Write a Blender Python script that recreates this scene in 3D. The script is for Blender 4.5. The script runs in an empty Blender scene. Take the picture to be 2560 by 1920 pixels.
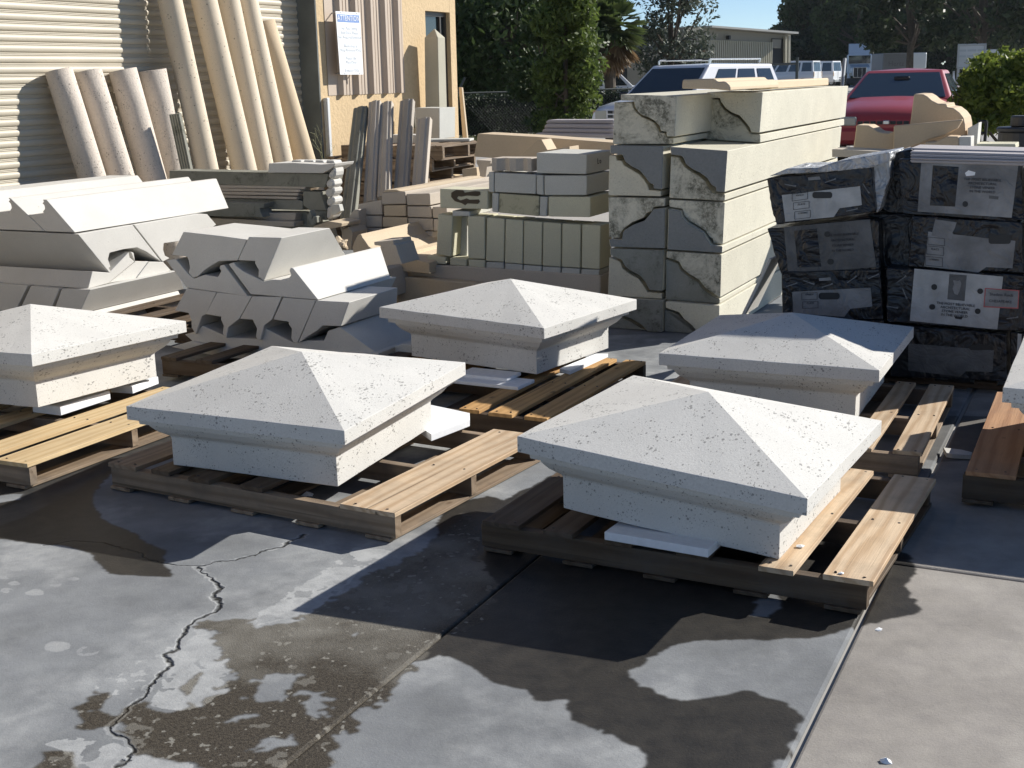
import bpy, bmesh, math, random
import numpy as np
from mathutils import Vector, Matrix
random.seed(7); rng = np.random.default_rng(7)
C = bpy.context.scene.collection
S = bpy.context.scene

# ------------------------------------------------------------------ camera
FPX, PITCH, ROLL, CAMH = 3166.88, .236816, -.021287, 1.4587
cam = bpy.data.cameras.new('camera'); camo = bpy.data.objects.new('camera', cam); C.objects.link(camo)
cp, sp = math.cos(PITCH), math.sin(PITCH)
FW = Vector((0, cp, -sp)); R0 = Vector((1, 0, 0)); U0 = Vector((0, sp, cp))
RT = R0*math.cos(ROLL)+U0*math.sin(ROLL); UP = -R0*math.sin(ROLL)+U0*math.cos(ROLL)
m = Matrix((RT, UP, -FW)).transposed().to_4x4(); m.translation = Vector((0, 0, CAMH)); camo.matrix_world = m
cam.sensor_width = 36; cam.lens = 36*FPX/2560; cam.clip_start = .05; cam.clip_end = 2000
S.camera = camo
# ------------------------------------------------------------------ sun, sky, exposure
SUN_AZ, SUN_EL = math.radians(63), math.radians(29)
SUNV = Vector((math.sin(SUN_AZ)*math.cos(SUN_EL), math.cos(SUN_AZ)*math.cos(SUN_EL), math.sin(SUN_EL)))
w = bpy.data.worlds.new('World'); S.world = w; w.use_nodes = True
nt = w.node_tree; bg = nt.nodes['Background']
sk = nt.nodes.new('ShaderNodeTexSky'); sk.sky_type = 'NISHITA'; sk.sun_disc = False
sk.sun_elevation = SUN_EL; sk.sun_rotation = SUN_AZ; sk.air_density = .75; sk.dust_density = 0; sk.ozone_density = 3.; sk.altitude = 1500
nt.links.new(sk.outputs[0], bg.inputs[0]); bg.inputs[1].default_value = .07
sl = bpy.data.lights.new('sun', 'SUN'); sl.energy = 4.6; sl.angle = math.radians(.53); sl.color = (1, .955, .88)
so = bpy.data.objects.new('sun', sl); C.objects.link(so); so.rotation_euler = SUNV.to_track_quat('Z', 'Y').to_euler(); so.location = (0, 0, 20)
vs = S.view_settings; vs.view_transform = 'Standard'; vs.look = 'None'; vs.exposure = .7; vs.gamma = 1

# ------------------------------------------------------------------ measuring helpers (picture point -> place in the yard)
ZK = dict(D=(0, 0, .86408), Z1=(0, 0, 2.572), Z2=(800, 0, 2.572), Z3=(1500, 0, 2.0868), Z4=(0, 420, 2.0868), Y1=(850, 300, 2.86),
  Y2=(1500, 200, 2.44), Y3=(1860, 340, 2.593), Y4=(0, 700, 2.37), Y5=(800, 680, 2.3044), X1=(1100, 900, 1.515), X2=(0, 1200, 1.7015),
  X3=(2000, 850, 3.6875), V1=(720, 0, 4.608), V2=(1700, 20, 4.608), V3=(2080, 80, 4.608), V4=(1440, 60, 4.2538), U1=(0, 0, 3.456),
  U2=(400, 0, 3.456), U3=(0, 420, 3.771), U4=(380, 520, 3.352), U5=(480, 380, 5.267))
def sx(k, p): z = ZK[k]; return (z[0]+p[0]/z[2], z[1]+p[1]/z[2])
CO = Vector((0, 0, CAMH))
def ray(k, p):
    u, v = sx(k, p); return FW+RT*((u-1280)/FPX)-UP*((v-960)/FPX)
def gnd(k, p, z=0): d = ray(k, p); return CO+d*((z-CAMH)/d.z)
def onp(k, p, P, n): d = ray(k, p); n = Vector(n); return CO+d*((Vector(P)-CO).dot(n)/d.dot(n))
def dep(k, p, Y): d = ray(k, p); return CO+d*(Y/d.y)
def pxx(P): d = Vector(P)-CO; return 1280+FPX*d.dot(RT)/d.dot(FW)
def Lto(P, dr, k, x):           # how far along dr from P until it shows at picture column x
    u = sx(k, (x, 0))[0]; a = (u-1280)/FPX; q = Vector(P)-CO; dr = Vector(dr)
    return (a*q.dot(FW)-q.dot(RT))/(dr.dot(RT)-a*dr.dot(FW))
AZ = .448
V = Vector((math.sin(AZ), math.cos(AZ), 0)); U = Vector((math.cos(AZ), -math.sin(AZ), 0)); ZZ = Vector((0, 0, 1))
YAW = -AZ

# ------------------------------------------------------------------ node materials
MATS = {}
def newmat(name):
    mt = bpy.data.materials.new(name); mt.use_nodes = True
    n = mt.node_tree; b = n.nodes['Principled BSDF']; return mt, n, b
def N(n, t, **kw):
    x = n.nodes.new(t)
    for a, v in kw.items():
        if a.startswith('i_'):
            x.inputs[a[2:]].default_value = v
        else: setattr(x, a, v)
    return x
def ramp(n, fac, stops):
    r = n.nodes.new('ShaderNodeValToRGB'); e = r.color_ramp.elements
    while len(e) < len(stops): e.new(.5)
    for i, (p, c) in enumerate(stops):
        e[i].position = p; e[i].color = (c, c, c, 1) if not hasattr(c, '__len__') else (*c, 1)
    n.links.new(fac, r.inputs[0]); return r.outputs[0]
def mix(n, fac, a, b, mode='MIX'):
    x = n.nodes.new('ShaderNodeMix'); x.data_type = 'RGBA'; x.blend_type = mode
    for s, v in ((0, fac), (6, a), (7, b)):
        if isinstance(v, bpy.types.NodeSocket): n.links.new(v, x.inputs[s])
        elif s == 0: x.inputs[0].default_value = v
        else: x.inputs[s].default_value = (*v, 1)
    return x.outputs[2]
def mth(n, op, a, b=None):
    x = n.nodes.new('ShaderNodeMath'); x.operation = op
    for i, v in enumerate((a, b)):
        if v is None: continue
        if isinstance(v, bpy.types.NodeSocket): n.links.new(v, x.inputs[i])
        else: x.inputs[i].default_value = v
    return x.outputs[0]
def coords(n, sc=(1, 1, 1), rnd=True):
    tc = N(n, 'ShaderNodeTexCoord'); mp = N(n, 'ShaderNodeMapping'); n.links.new(tc.outputs['Object'], mp.inputs[0])
    mp.inputs['Scale'].default_value = sc
    if rnd:
        oi = N(n, 'ShaderNodeObjectInfo'); r = mth(n, 'MULTIPLY', oi.outputs['Random'], 37.)
        cb = N(n, 'ShaderNodeCombineXYZ')
        for i in range(3): n.links.new(r, cb.inputs[i])
        n.links.new(cb.outputs[0], mp.inputs['Location'])
    return mp.outputs[0]
def noise(n, co, sc, det=4, rough=.55, dist=0):
    x = N(n, 'ShaderNodeTexNoise'); x.inputs['Scale'].default_value = sc; x.inputs['Detail'].default_value = det
    x.inputs['Roughness'].default_value = rough; x.inputs['Distortion'].default_value = dist
    n.links.new(co, x.inputs['Vector']); return x.outputs['Fac']
def voro(n, co, sc, feat='F1', rnd=1):
    x = N(n, 'ShaderNodeTexVoronoi'); x.feature = feat; x.inputs['Scale'].default_value = sc; x.inputs['Randomness'].default_value = rnd
    n.links.new(co, x.inputs['Vector']); return x.outputs['Distance']
def bump(n, b, h, dist=.004, strength=1., chain=None):
    x = N(n, 'ShaderNodeBump'); x.inputs['Strength'].default_value = strength; x.inputs['Distance'].default_value = dist
    n.links.new(h, x.inputs['Height'])
    if chain: n.links.new(chain, x.inputs['Normal'])
    n.links.new(x.outputs[0], b.inputs['Normal']); return x.outputs[0]
def objvar(n, col, amt):
    oi = N(n, 'ShaderNodeObjectInfo'); v = mth(n, 'MULTIPLY_ADD', oi.outputs['Random'], amt)
    n.nodes[-1].inputs[2].default_value = 1-amt/2
    h = N(n, 'ShaderNodeHueSaturation'); n.links.new(v, h.inputs['Value'])
    if isinstance(col, bpy.types.NodeSocket): n.links.new(col, h.inputs['Color'])
    else: h.inputs['Color'].default_value = (*col, 1)
    return h.outputs[0]
def plain(name, col, rough=.6, metal=0, var=0, spec=.5, nz=.0, nsc=8):
    if name in MATS: return MATS[name]
    mt, n, b = newmat(name); b.inputs['Roughness'].default_value = rough; b.inputs['Metallic'].default_value = metal
    b.inputs['Specular IOR Level'].default_value = spec
    c = col
    if nz:
        co = coords(n); f = noise(n, co, nsc, 5); c = mix(n, ramp(n, f, [(.3, 0.), (.7, 1.)]), tuple(x*(1-nz) for x in col), tuple(min(1, x*(1+nz)) for x in col))
    if var: c = objvar(n, c, var)
    if isinstance(c, bpy.types.NodeSocket): n.links.new(c, b.inputs['Base Color'])
    else: b.inputs['Base Color'].default_value = (*c, 1)
    MATS[name] = mt; return mt
def stone(name, col, pits=0, pitsc=38, mott=.12, var=.06, bumpd=.0015, blot=0, blotcol=(.07, .07, .05), rough=.85, grain=160, moss=0):
    if name in MATS: return MATS[name]
    mt, n, b = newmat(name); b.inputs['Roughness'].default_value = rough; b.inputs['Specular IOR Level'].default_value = .25
    co = coords(n); f1 = noise(n, co, 3.2, 6, .6); f2 = noise(n, co, grain, 3, .7)
    c = mix(n, ramp(n, f1, [(.28, 0.), (.72, 1.)]), tuple(x*(1-mott) for x in col), tuple(min(.95, x*(1+mott*.6)) for x in col))
    c = mix(n, ramp(n, f2, [(.3, 0.), (.62, 1.)]), tuple(x*.86 for x in col), c)
    last = None
    if pits:
        cp_ = coords(n, (1, .55, 1)); wz = noise(n, cp_, 9, 2)
        v = voro(n, cp_, pitsc); sel = noise(n, co, 11, 2, .5)
        thr = ramp(n, sel, [(.30, .0), (.68, .27*pits)])
        hole = mth(n, 'LESS_THAN', v, thr)
        v2 = voro(n, coords(n, (1, .4, 1)), pitsc*2.3); hole2 = mth(n, 'LESS_THAN', v2, ramp(n, sel, [(.28, 0.), (.66, .25*pits)]))
        hh = mth(n, 'MAXIMUM', hole, hole2)
        c = mix(n, hh, c, tuple(x*.5 for x in col))
        last = bump(n, b, mth(n, 'SUBTRACT', 1., hh), .006, .8)
    if blot:
        f3 = noise(n, co, 5.5, 8, .72, .6); f4 = noise(n, co, 42, 6, .8)
        g = mth(n, 'MULTIPLY', ramp(n, f3, [(.62-.25*blot, 0.), (.72-.2*blot, 1.)]), ramp(n, f4, [(.36, 0.), (.56, 1.)]))
        c = mix(n, mth(n, 'MULTIPLY', g, .85), c, blotcol)
    if moss:
        f5 = noise(n, co, 2.6, 8, .75); c = mix(n, mth(n, 'MULTIPLY', ramp(n, f5, [(.42, 0.), (.68, 1.)]), moss), c, (.12, .125, .085))
    if var: c = objvar(n, c, var)
    n.links.new(c, b.inputs['Base Color'])
    bump(n, b, f2, bumpd, .6, last); MATS[name] = mt; return mt
def wood(name, a, bcol, grey=.0, var=.3):
    mt, n, b = newmat(name); b.inputs['Roughness'].default_value = .75; b.inputs['Specular IOR Level'].default_value = .25
    co = coords(n, (1, .07, 1)); d = noise(n, co, 6, 4, .6, .4)
    wv = N(n, 'ShaderNodeTexWave'); wv.wave_type = 'RINGS'; wv.rings_direction = 'Y'; wv.inputs['Scale'].default_value = 9; wv.inputs['Distortion'].default_value = 7
    wv.inputs['Detail'].default_value = 3; wv.inputs['Detail Scale'].default_value = 1.2; n.links.new(coords(n, (1, .12, 1)), wv.inputs['Vector'])
    fine = noise(n, coords(n, (1, .02, 1)), 220, 3, .6)
    c = mix(n, ramp(n, wv.outputs['Fac'], [(.1, .1), (.55, .35), (.95, .8)]), a, bcol)
    c = mix(n, mth(n, 'MULTIPLY', ramp(n, fine, [(.3, 0.), (.7, 1.)]), .35), c, tuple(x*.55 for x in a))
    st = noise(n, coords(n), 4.5, 6, .7); c = mix(n, mth(n, 'MULTIPLY', ramp(n, st, [(.45, 0.), (.75, 1.)]), grey), c, (.12, .105, .09))
    kd = voro(n, coords(n, (1, .5, 1)), 6.5); kn = mth(n, 'MULTIPLY', ramp(n, kd, [(.035, 1.), (.09, 0.)]), .75); c = mix(n, kn, c, (.10, .06, .035))
    ck = noise(n, coords(n, (1, .015, 1)), 34, 2, .5); c = mix(n, mth(n, 'MULTIPLY', ramp(n, ck, [(.66, 0.), (.70, 1.)]), .6), c, (.06, .045, .03))
    c = objvar(n, c, var); n.links.new(c, b.inputs['Base Color']); bump(n, b, fine, .002, .7); MATS[name] = mt; return mt
M_cap = stone('pitted_white_cast_stone', (.66, .65, .615), pits=1., pitsc=56, mott=.11, var=.03)
M_white = stone('smooth_white_cast_stone', (.63, .615, .575), pits=.4, pitsc=70, mott=.11, var=.05, grain=240)
M_cream = stone('cream_cast_stone', (.63, .60, .49), pits=.6, pitsc=60, mott=.14, var=.12, bumpd=.005, grain=80)
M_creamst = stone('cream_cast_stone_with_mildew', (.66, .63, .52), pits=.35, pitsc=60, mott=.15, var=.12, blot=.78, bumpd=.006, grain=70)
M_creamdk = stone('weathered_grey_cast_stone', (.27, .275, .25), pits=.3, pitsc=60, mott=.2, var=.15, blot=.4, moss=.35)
M_block = stone('pale_yellow_concrete_block', (.61, .585, .44), mott=.1, var=.1, bumpd=.003)
M_blockg = stone('pale_grey_concrete_block', (.54, .54, .50), mott=.1, var=.1, bumpd=.003)
M_beige = stone('beige_cast_stone', (.60, .49, .35), pits=.4, pitsc=50, mott=.1, var=.08)
M_pink = stone('pinkish_cast_stone', (.53, .47, .395), pits=.5, pitsc=60, mott=.1, var=.1)
M_column = stone('beige_pitted_column_stone', (.68, .585, .455), pits=.7, pitsc=26, mott=.07, var=.05)
M_columnp = stone('pinkish_pitted_column_stone', (.64, .565, .485), pits=.95, pitsc=42, mott=.1, var=.05, bumpd=.006, grain=70)
M_columns = stone('smooth_tan_column_stone', (.62, .50, .35), mott=.07)
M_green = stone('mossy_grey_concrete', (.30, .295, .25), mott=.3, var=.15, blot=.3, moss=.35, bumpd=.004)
M_lilac = stone('grey_lilac_concrete', (.42, .40, .41), mott=.1, var=.05)
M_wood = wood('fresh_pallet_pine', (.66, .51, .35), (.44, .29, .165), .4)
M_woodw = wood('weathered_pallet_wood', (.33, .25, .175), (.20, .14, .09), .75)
M_woodd = wood('shade_darkened_pallet_wood', (.12, .085, .055), (.07, .045, .028), .6)  # colour darkened to paint in deep shade on stringers and covered boards
M_foam = plain('white_foam', (.82, .84, .86), .8, nz=.05, nsc=40)
M_black = plain('black_trim', (.015, .016, .018), .5)
M_rubber = plain('tyre_rubber', (.02, .02, .02), .85)
M_chrome = plain('bright_metal', (.6, .6, .6), .25, 1)
M_steel = plain('galvanised_steel', (.35, .36, .36), .45, .8)
M_ink = plain('printed_black_ink', (.03, .03, .035), .7)

# ------------------------------------------------------------------ object helpers
def link(o, parent=None):
    C.objects.link(o)
    if parent: o.parent = parent
    return o
def tag(o, label=None, cat=None, group=None, kind=None):
    if label: o['label'] = label
    if cat: o['category'] = cat
    if group: o['group'] = group
    if kind: o['kind'] = kind
    return o
def empty(name, loc, rz=0): o = bpy.data.objects.new(name, None); o.location = loc; o.rotation_euler = (0, 0, rz); o.empty_display_size = .1; return link(o)
def mesh(name, vs_, fs, mat, parent=None, smooth=False, recenter=None, bev=0, segs=1, mats=None):
    vs_ = [Vector(v) for v in vs_]
    if recenter is None: recenter = parent is None
    c = Vector((0, 0, 0))
    if recenter:
        c = sum(vs_, Vector())/len(vs_); c.z = min(v.z for v in vs_)
        vs_ = [v-c for v in vs_]
    me = bpy.data.meshes.new(name); me.from_pydata([tuple(v) for v in vs_], [], fs); me.update()
    o = bpy.data.objects.new(name, me); o.location = c; link(o, parent)
    for mm in (mats or [mat]): me.materials.append(mm)
    if smooth:
        for p in me.polygons: p.use_smooth = True
    if bev:
        b = o.modifiers.new('bevel', 'BEVEL'); b.width = bev; b.segments = segs; b.limit_method = 'ANGLE'; b.angle_limit = math.radians(28)
    return o
class MB:
    def __init__(s): s.v = []; s.f = []
    def add(s, vs_, fs):
        o = len(s.v); s.v += [Vector(v) for v in vs_]; s.f += [tuple(i+o for i in f) for f in fs]; return s
    def box(s, c, d, rz=0, rot=None):
        c = Vector(c); a, b, e = d[0]/2, d[1]/2, d[2]/2; r = rot or Matrix.Rotation(rz, 3, 'Z')
        vs_ = [c+r@Vector((x*a, y*b, z*e)) for z in (-1, 1) for y in (-1, 1) for x in (-1, 1)]
        return s.add(vs_, [(0, 2, 3, 1), (4, 5, 7, 6), (0, 1, 5, 4), (2, 6, 7, 3), (0, 4, 6, 2), (1, 3, 7, 5)])
    def prism(s, pts, d):
        n = len(pts); pts = [Vector(p) for p in pts]
        ds = d if isinstance(d, list) else [Vector(d)]*n
        return s.add(pts+[p+q for p, q in zip(pts, ds)], [tuple(range(n))[::-1], tuple(range(n, 2*n))]+[(i, (i+1) % n, n+(i+1) % n, n+i) for i in range(n)])
    def tube(s, a, b, r, r2=None, n=12, cap=True):
        a, b = Vector(a), Vector(b); d = (b-a).normalized(); x = d.orthogonal().normalized(); y = d.cross(x); r2 = r if r2 is None else r2
        vs_ = [a+(x*math.cos(t)+y*math.sin(t))*r for t in [2*math.pi*i/n for i in range(n)]]+[b+(x*math.cos(t)+y*math.sin(t))*r2 for t in [2*math.pi*i/n for i in range(n)]]
        fs = [(i, (i+1) % n, n+(i+1) % n, n+i) for i in range(n)]
        if cap: fs += [tuple(range(n))[::-1], tuple(range(n, 2*n))]
        return s.add(vs_, fs)
    def build(s, name, mat, parent=None, **k): 
        o = mesh(name, s.v, s.f, mat, parent, **k)
        bm = bmesh.new(); bm.from_mesh(o.data); bmesh.ops.recalc_face_normals(bm, faces=bm.faces); bm.to_mesh(o.data); bm.free(); return o
def prism_px(name, k, pts, P, L, mat, label=None, cat=None, group=None, n=None, dr=None, shear=0, bev=.003, parent=None, Lx=None, endmat=None, zmin=None):
    """outline seen at plane (P, n), given real length L along dr; shear lengthens it with height (mitred far end)"""
    n = V if n is None else n; dr = V if dr is None else dr
    q = [onp(k, p, P, n) for p in pts]
    if Lx is not None: L = Lto(q[Lx[0]], dr, k, Lx[1])
    if zmin is not None: q = [Vector((p.x, p.y, max(p.z, zmin))) for p in q]
    z0 = q[Lx[0]].z if Lx else q[0].z
    m_ = MB().prism(q, [dr*(L+shear*(p.z-z0)) for p in q])
    o = m_.build(name, mat, parent, bev=bev)
    if endmat: o.data.materials.append(endmat); o.data.polygons[0].material_index = 1
    if label: tag(o, label, cat, group)
    return o
def text(name, s, P, xd, zd, size, mat, parent=None, align='CENTER', depth=.0006):
    cu = bpy.data.curves.new(name, 'FONT'); cu.body = s; cu.size = size; cu.align_x = align; cu.align_y = 'CENTER'; cu.extrude = depth; cu.resolution_u = 2
    t = bpy.data.objects.new(name, cu); C.objects.link(t)
    me = bpy.data.meshes.new_from_object(t); bpy.data.objects.remove(t); me.name = name
    o = bpy.data.objects.new(name, me); me.materials.clear(); me.materials.append(mat)
    xd = Vector(xd).normalized(); zd = Vector(zd).normalized(); nn = xd.cross(zd)
    mm = Matrix((xd, zd, nn)).transposed().to_4x4(); mm.translation = Vector(P)
    o.data.transform(mm); link(o, parent); return o

# ------------------------------------------------------------------ ground: stain map worked out in numpy, in yard metres
GX0, GY0, GS, GN = -2.7, 2.0, 5.2, 2048
def smooth_noise(n, cells, r):
    g = r.random((cells+2, cells+2)); x = np.linspace(0, cells, n, endpoint=False); i = x.astype(int); t = x-i; t = t*t*(3-2*t)
    a = g[i][:, i]; b = g[i][:, i+1]; c_ = g[i+1][:, i]; d = g[i+1][:, i+1]
    tx = t[None, :]; ty = t[:, None]
    return (a*(1-tx)+b*tx)*(1-ty)+(c_*(1-tx)+d*tx)*ty
def fbm(n, cells, octs, r, gain=.55):
    s = np.zeros((n, n)); a = 1; tot = 0
    for o in range(octs): s += a*smooth_noise(n, cells*2**o, r); tot += a; a *= gain
    return s/tot
gr = np.random.default_rng(3)
fx = (fbm(GN, 150, 3, gr, .6)-.5)*.085
wx = (fbm(GN, 24, 5, gr, .62)-.5)*.16+fx; wy = (fbm(GN, 24, 5, gr, .62)-.5)*.16
ax = GX0+GS*(np.arange(GN)+.5)/GN; ay = GY0+GS*(np.arange(GN)+.5)/GN
GXm, GYm = np.meshgrid(ax, ay)
def poly_mask(k, pts, warp=1.):
    q = [gnd(k, p) for p in pts]; X = [v.x for v in q]; Y = [v.y for v in q]
    i0 = max(0, int((min(X)-.15-GX0)/GS*GN)); i1 = min(GN, int((max(X)+.15-GX0)/GS*GN)+1)
    j0 = max(0, int((min(Y)-.15-GY0)/GS*GN)); j1 = min(GN, int((max(Y)+.15-GY0)/GS*GN)+1)
    out = np.zeros((GN, GN), bool)
    if i1 <= i0 or j1 <= j0: return out
    px = (GXm+wx*warp)[j0:j1, i0:i1]; py = (GYm+wy*warp)[j0:j1, i0:i1]; ins = np.zeros(px.shape, bool)
    for a in range(len(q)):
        x1, y1, x2, y2 = X[a], Y[a], X[a-1], Y[a-1]
        if y1 == y2: continue
        ins ^= ((y1 > py) != (y2 > py)) & (px < (x2-x1)*(py-y1)/(y2-y1)+x1)
    out[j0:j1, i0:i1] = ins; return out
def line_dist(k, pts, warp=0., wig=None):
    q = [gnd(k, p) for p in pts]; X = GXm+wx*warp; Y = GYm+wy*warp; d = np.full((GN, GN), 9.)
    for a, b in zip(q[:-1], q[1:]):
        dx, dy = b.x-a.x, b.y-a.y; L2 = dx*dx+dy*dy
        t = np.clip(((X-a.x)*dx+(Y-a.y)*dy)/L2, 0, 1); d = np.minimum(d, np.hypot(X-a.x-t*dx, Y-a.y-t*dy))
    return d
wet = np.zeros((GN, GN)); rough = np.zeros((GN, GN))
W1 = poly_mask('D', [(-40, 1095), (60, 1078), (150, 1040), (250, 1000), (197, 1075), (219, 1115), (292, 1152), (346, 1188), (373, 1232), (366, 1248), (284, 1245), (228, 1238), (203, 1199), (150, 1180), (0, 1165), (-40, 1160)], .35)
W2 = poly_mask('X2', [(855, 620), (900, 590), (950, 590), (1090, 570), (1110, 618), (1240, 612), (1300, 560), (1600, 400), (2020, 130), (2100, 600), (1870, 690), (1800, 770), (1690, 880), (1530, 1010), (1440, 1130), (1360, 1300), (900, 1300), (790, 1190), (600, 1140), (480, 1070), (330, 1060), (300, 980), (370, 900), (410, 910), (390, 990), (470, 990), (560, 960), (625, 950), (650, 975), (790, 975), (850, 930), (930, 940), (1040, 820), (960, 760), (950, 680)], .9)  # upper right edge follows the front cap's shadow, darkened along with the wet
W2b = poly_mask('X2', [(150, 1250), (190, 1150), (310, 1160), (330, 1200), (420, 1250), (400, 1300), (150, 1300)], .5)
for isl in ([(1080, 940), (1150, 830), (1250, 830), (1300, 890), (1220, 960)], [(1310, 1000), (1340, 930), (1310, 910), (1400, 900), (1420, 950), (1360, 1015)], [(480, 1075), (490, 1040), (530, 1030), (555, 1080), (510, 1095)],
            [(1090, 1180), (1130, 1100), (1190, 1130), (1270, 1100), (1260, 1140), (1180, 1165)], [(980, 1030), (1020, 1015), (1050, 1035), (1010, 1045)], [(1440, 655), (1455, 640), (1475, 650), (1460, 662)], [(750, 890), (860, 810), (870, 830), (800, 920)]):
    if isl[0][0] == 750: W2 |= poly_mask('X2', isl, .3)
    else: W2 &= ~poly_mask('X2', isl, 1.1)
W3 = poly_mask('X1', [(-140, 1160), (-60, 1000), (0, 560), (150, 520), (470, 420), (1700, 700), (1790, 740), (1800, 800), (1760, 860), (1775, 900), (1800, 955), (1760, 965), (1650, 990), (1545, 1035), (1400, 1068), (1000, 1055), (870, 1075), (720, 1180), (745, 1215), (830, 1265), (930, 1290), (1040, 1270), (1150, 1265), (1290, 1300), (1372, 1345), (1365, 1400), (1310, 1500), (1250, 1620), (770, 1620), (775, 1500), (670, 1440), (655, 1400), (570, 1385), (505, 1330), (505, 1280), (380, 1290), (330, 1250), (200, 1225), (120, 1160), (60, 1128), (0, 1125)], .5)  # takes in the shaded ground around the front pallet, toned as wet
W3 &= ~poly_mask('X1', [(185, 510), (240, 455), (400, 405), (440, 430), (250, 530)], .3)
W3 &= ~poly_mask('X1', [(1180, 960), (1215, 890), (1300, 880), (1250, 970)], .4)
W4 = poly_mask('Y4', [(-60, 1180), (-60, 1290), (60, 1270), (130, 1270), (100, 1330), (-60, 1380), (-60, 1480), (160, 1400), (640, 1120), (1200, 1000), (900, 700), (-60, 700)], .3)
W5 = poly_mask('X3', [(1100, 900), (1400, 700), (1800, 700), (1700, 1100), (1300, 1120), (1150, 1100)], .3)
wet[W1] = 1; wet[W3] = 1; wet[W2] = 1; wet[W2b] = 1; wet[W4] = .9; wet[W5] = .6
rough[W2 | W2b] = 1; stn = poly_mask('X1', [(1900, 760), (2010, 770), (2060, 900), (2000, 980), (1880, 1000), (1830, 930), (1890, 860)], 1.) & (fr_ > .42) if False else np.zeros((GN, GN), bool)
fr = fbm(GN, 60, 4, gr, .7); frm = fbm(GN, 14, 6, gr, .6)
scr = poly_mask('X2', [(1090, 570), (1520, 290), (1660, 300), (1310, 570), (1100, 622)], .4)
scr2 = poly_mask('X2', [(640, 960), (850, 620), (960, 760), (1040, 830), (930, 940), (790, 975)], .4) | poly_mask('X2', [(220, 1120), (300, 1100), (600, 1150), (780, 1190), (830, 1300), (400, 1300), (310, 1190)], .5)
light = np.clip((frm-.47)*3.6, 0, 1)*.75
light[scr & (fr > .40)] = .95; light[scr2 & (fr > .42)] = .85; light[(rough > 0) & (fr > .66)] = .5
fl = fbm(GN, 300, 2, gr, .5); light[(rough > 0) & (fl > .80)] = 1.
wet[scr] = 0
for cx_, cy_, rx, ry in [(70, 375, 45, 12), (150, 475, 42, 14), (40, 470, 25, 12), (235, 440, 25, 12), (20, 415, 20, 8), (320, 420, 22, 8), (235, 710, 60, 22), (370, 730, 50, 20), (60, 440, 25, 9)]:
    e = [(cx_+rx*math.cos(t), cy_+ry*math.sin(t)) for t in np.linspace(0, 6.28, 14)[:-1]]; mk = poly_mask('X2', e, .25); light[mk & (fr > .36)] = np.maximum(light[mk & (fr > .36)], .5)
mk = poly_mask('X2', [(400, 880), (700, 700), (780, 720), (640, 900), (420, 960)], .5) & (fl > .70); light[mk] = 1
crk = [(1290, 235), (1200, 290), (1100, 310), (1000, 345), (910, 350), (850, 370), (880, 395), (940, 460), (905, 490), (915, 550), (830, 600), (780, 660), (740, 685), (755, 725), (685, 755), (735, 790), (640, 870), (600, 930), (480, 1030), (465, 1075), (540, 1110), (580, 1150), (490, 1230), (450, 1300)]
cd = line_dist('X2', crk, .42)
cr2 = line_dist('X2', [(870, 365), (780, 360), (640, 335), (560, 300), (430, 265), (300, 260), (180, 275)], .4)
cw = .0045+.006*(frm > .5)
crack = np.clip(1-cd/cw, 0, 1); crack = np.maximum(crack, np.clip(1-cr2/.004, 0, 1))
lip = np.clip(1-np.abs(cd-.011)/.006, 0, 1)*(fr > .42)
light = np.maximum(light, lip*.8)
img = bpy.data.images.new('yard_stains', GN, GN, alpha=False, float_buffer=False); img.colorspace_settings.name = 'Non-Color'
buf = np.ones((GN, GN, 4), np.float32); soft = np.clip(wet, 0, 1)
def blur(a):
    for _ in range(2): a = (a+np.roll(a, 1, 0)+np.roll(a, -1, 0)+np.roll(a, 1, 1)+np.roll(a, -1, 1))/5
    return a
buf[..., 0] = blur(blur(soft)); buf[..., 1] = light; buf[..., 2] = crack; buf[..., 3] = 1
img.pixels.foreach_set(buf.ravel()); img.update(); img.pack()
img2 = bpy.data.images.new('yard_roughness', GN//2, GN//2, alpha=False); img2.colorspace_settings.name = 'Non-Color'
b2 = np.ones((GN//2, GN//2, 4), np.float32); rr = blur(rough)[::2, ::2]; b2[..., 0] = b2[..., 1] = b2[..., 2] = rr; img2.pixels.foreach_set(b2.ravel()); img2.update(); img2.pack()
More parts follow.
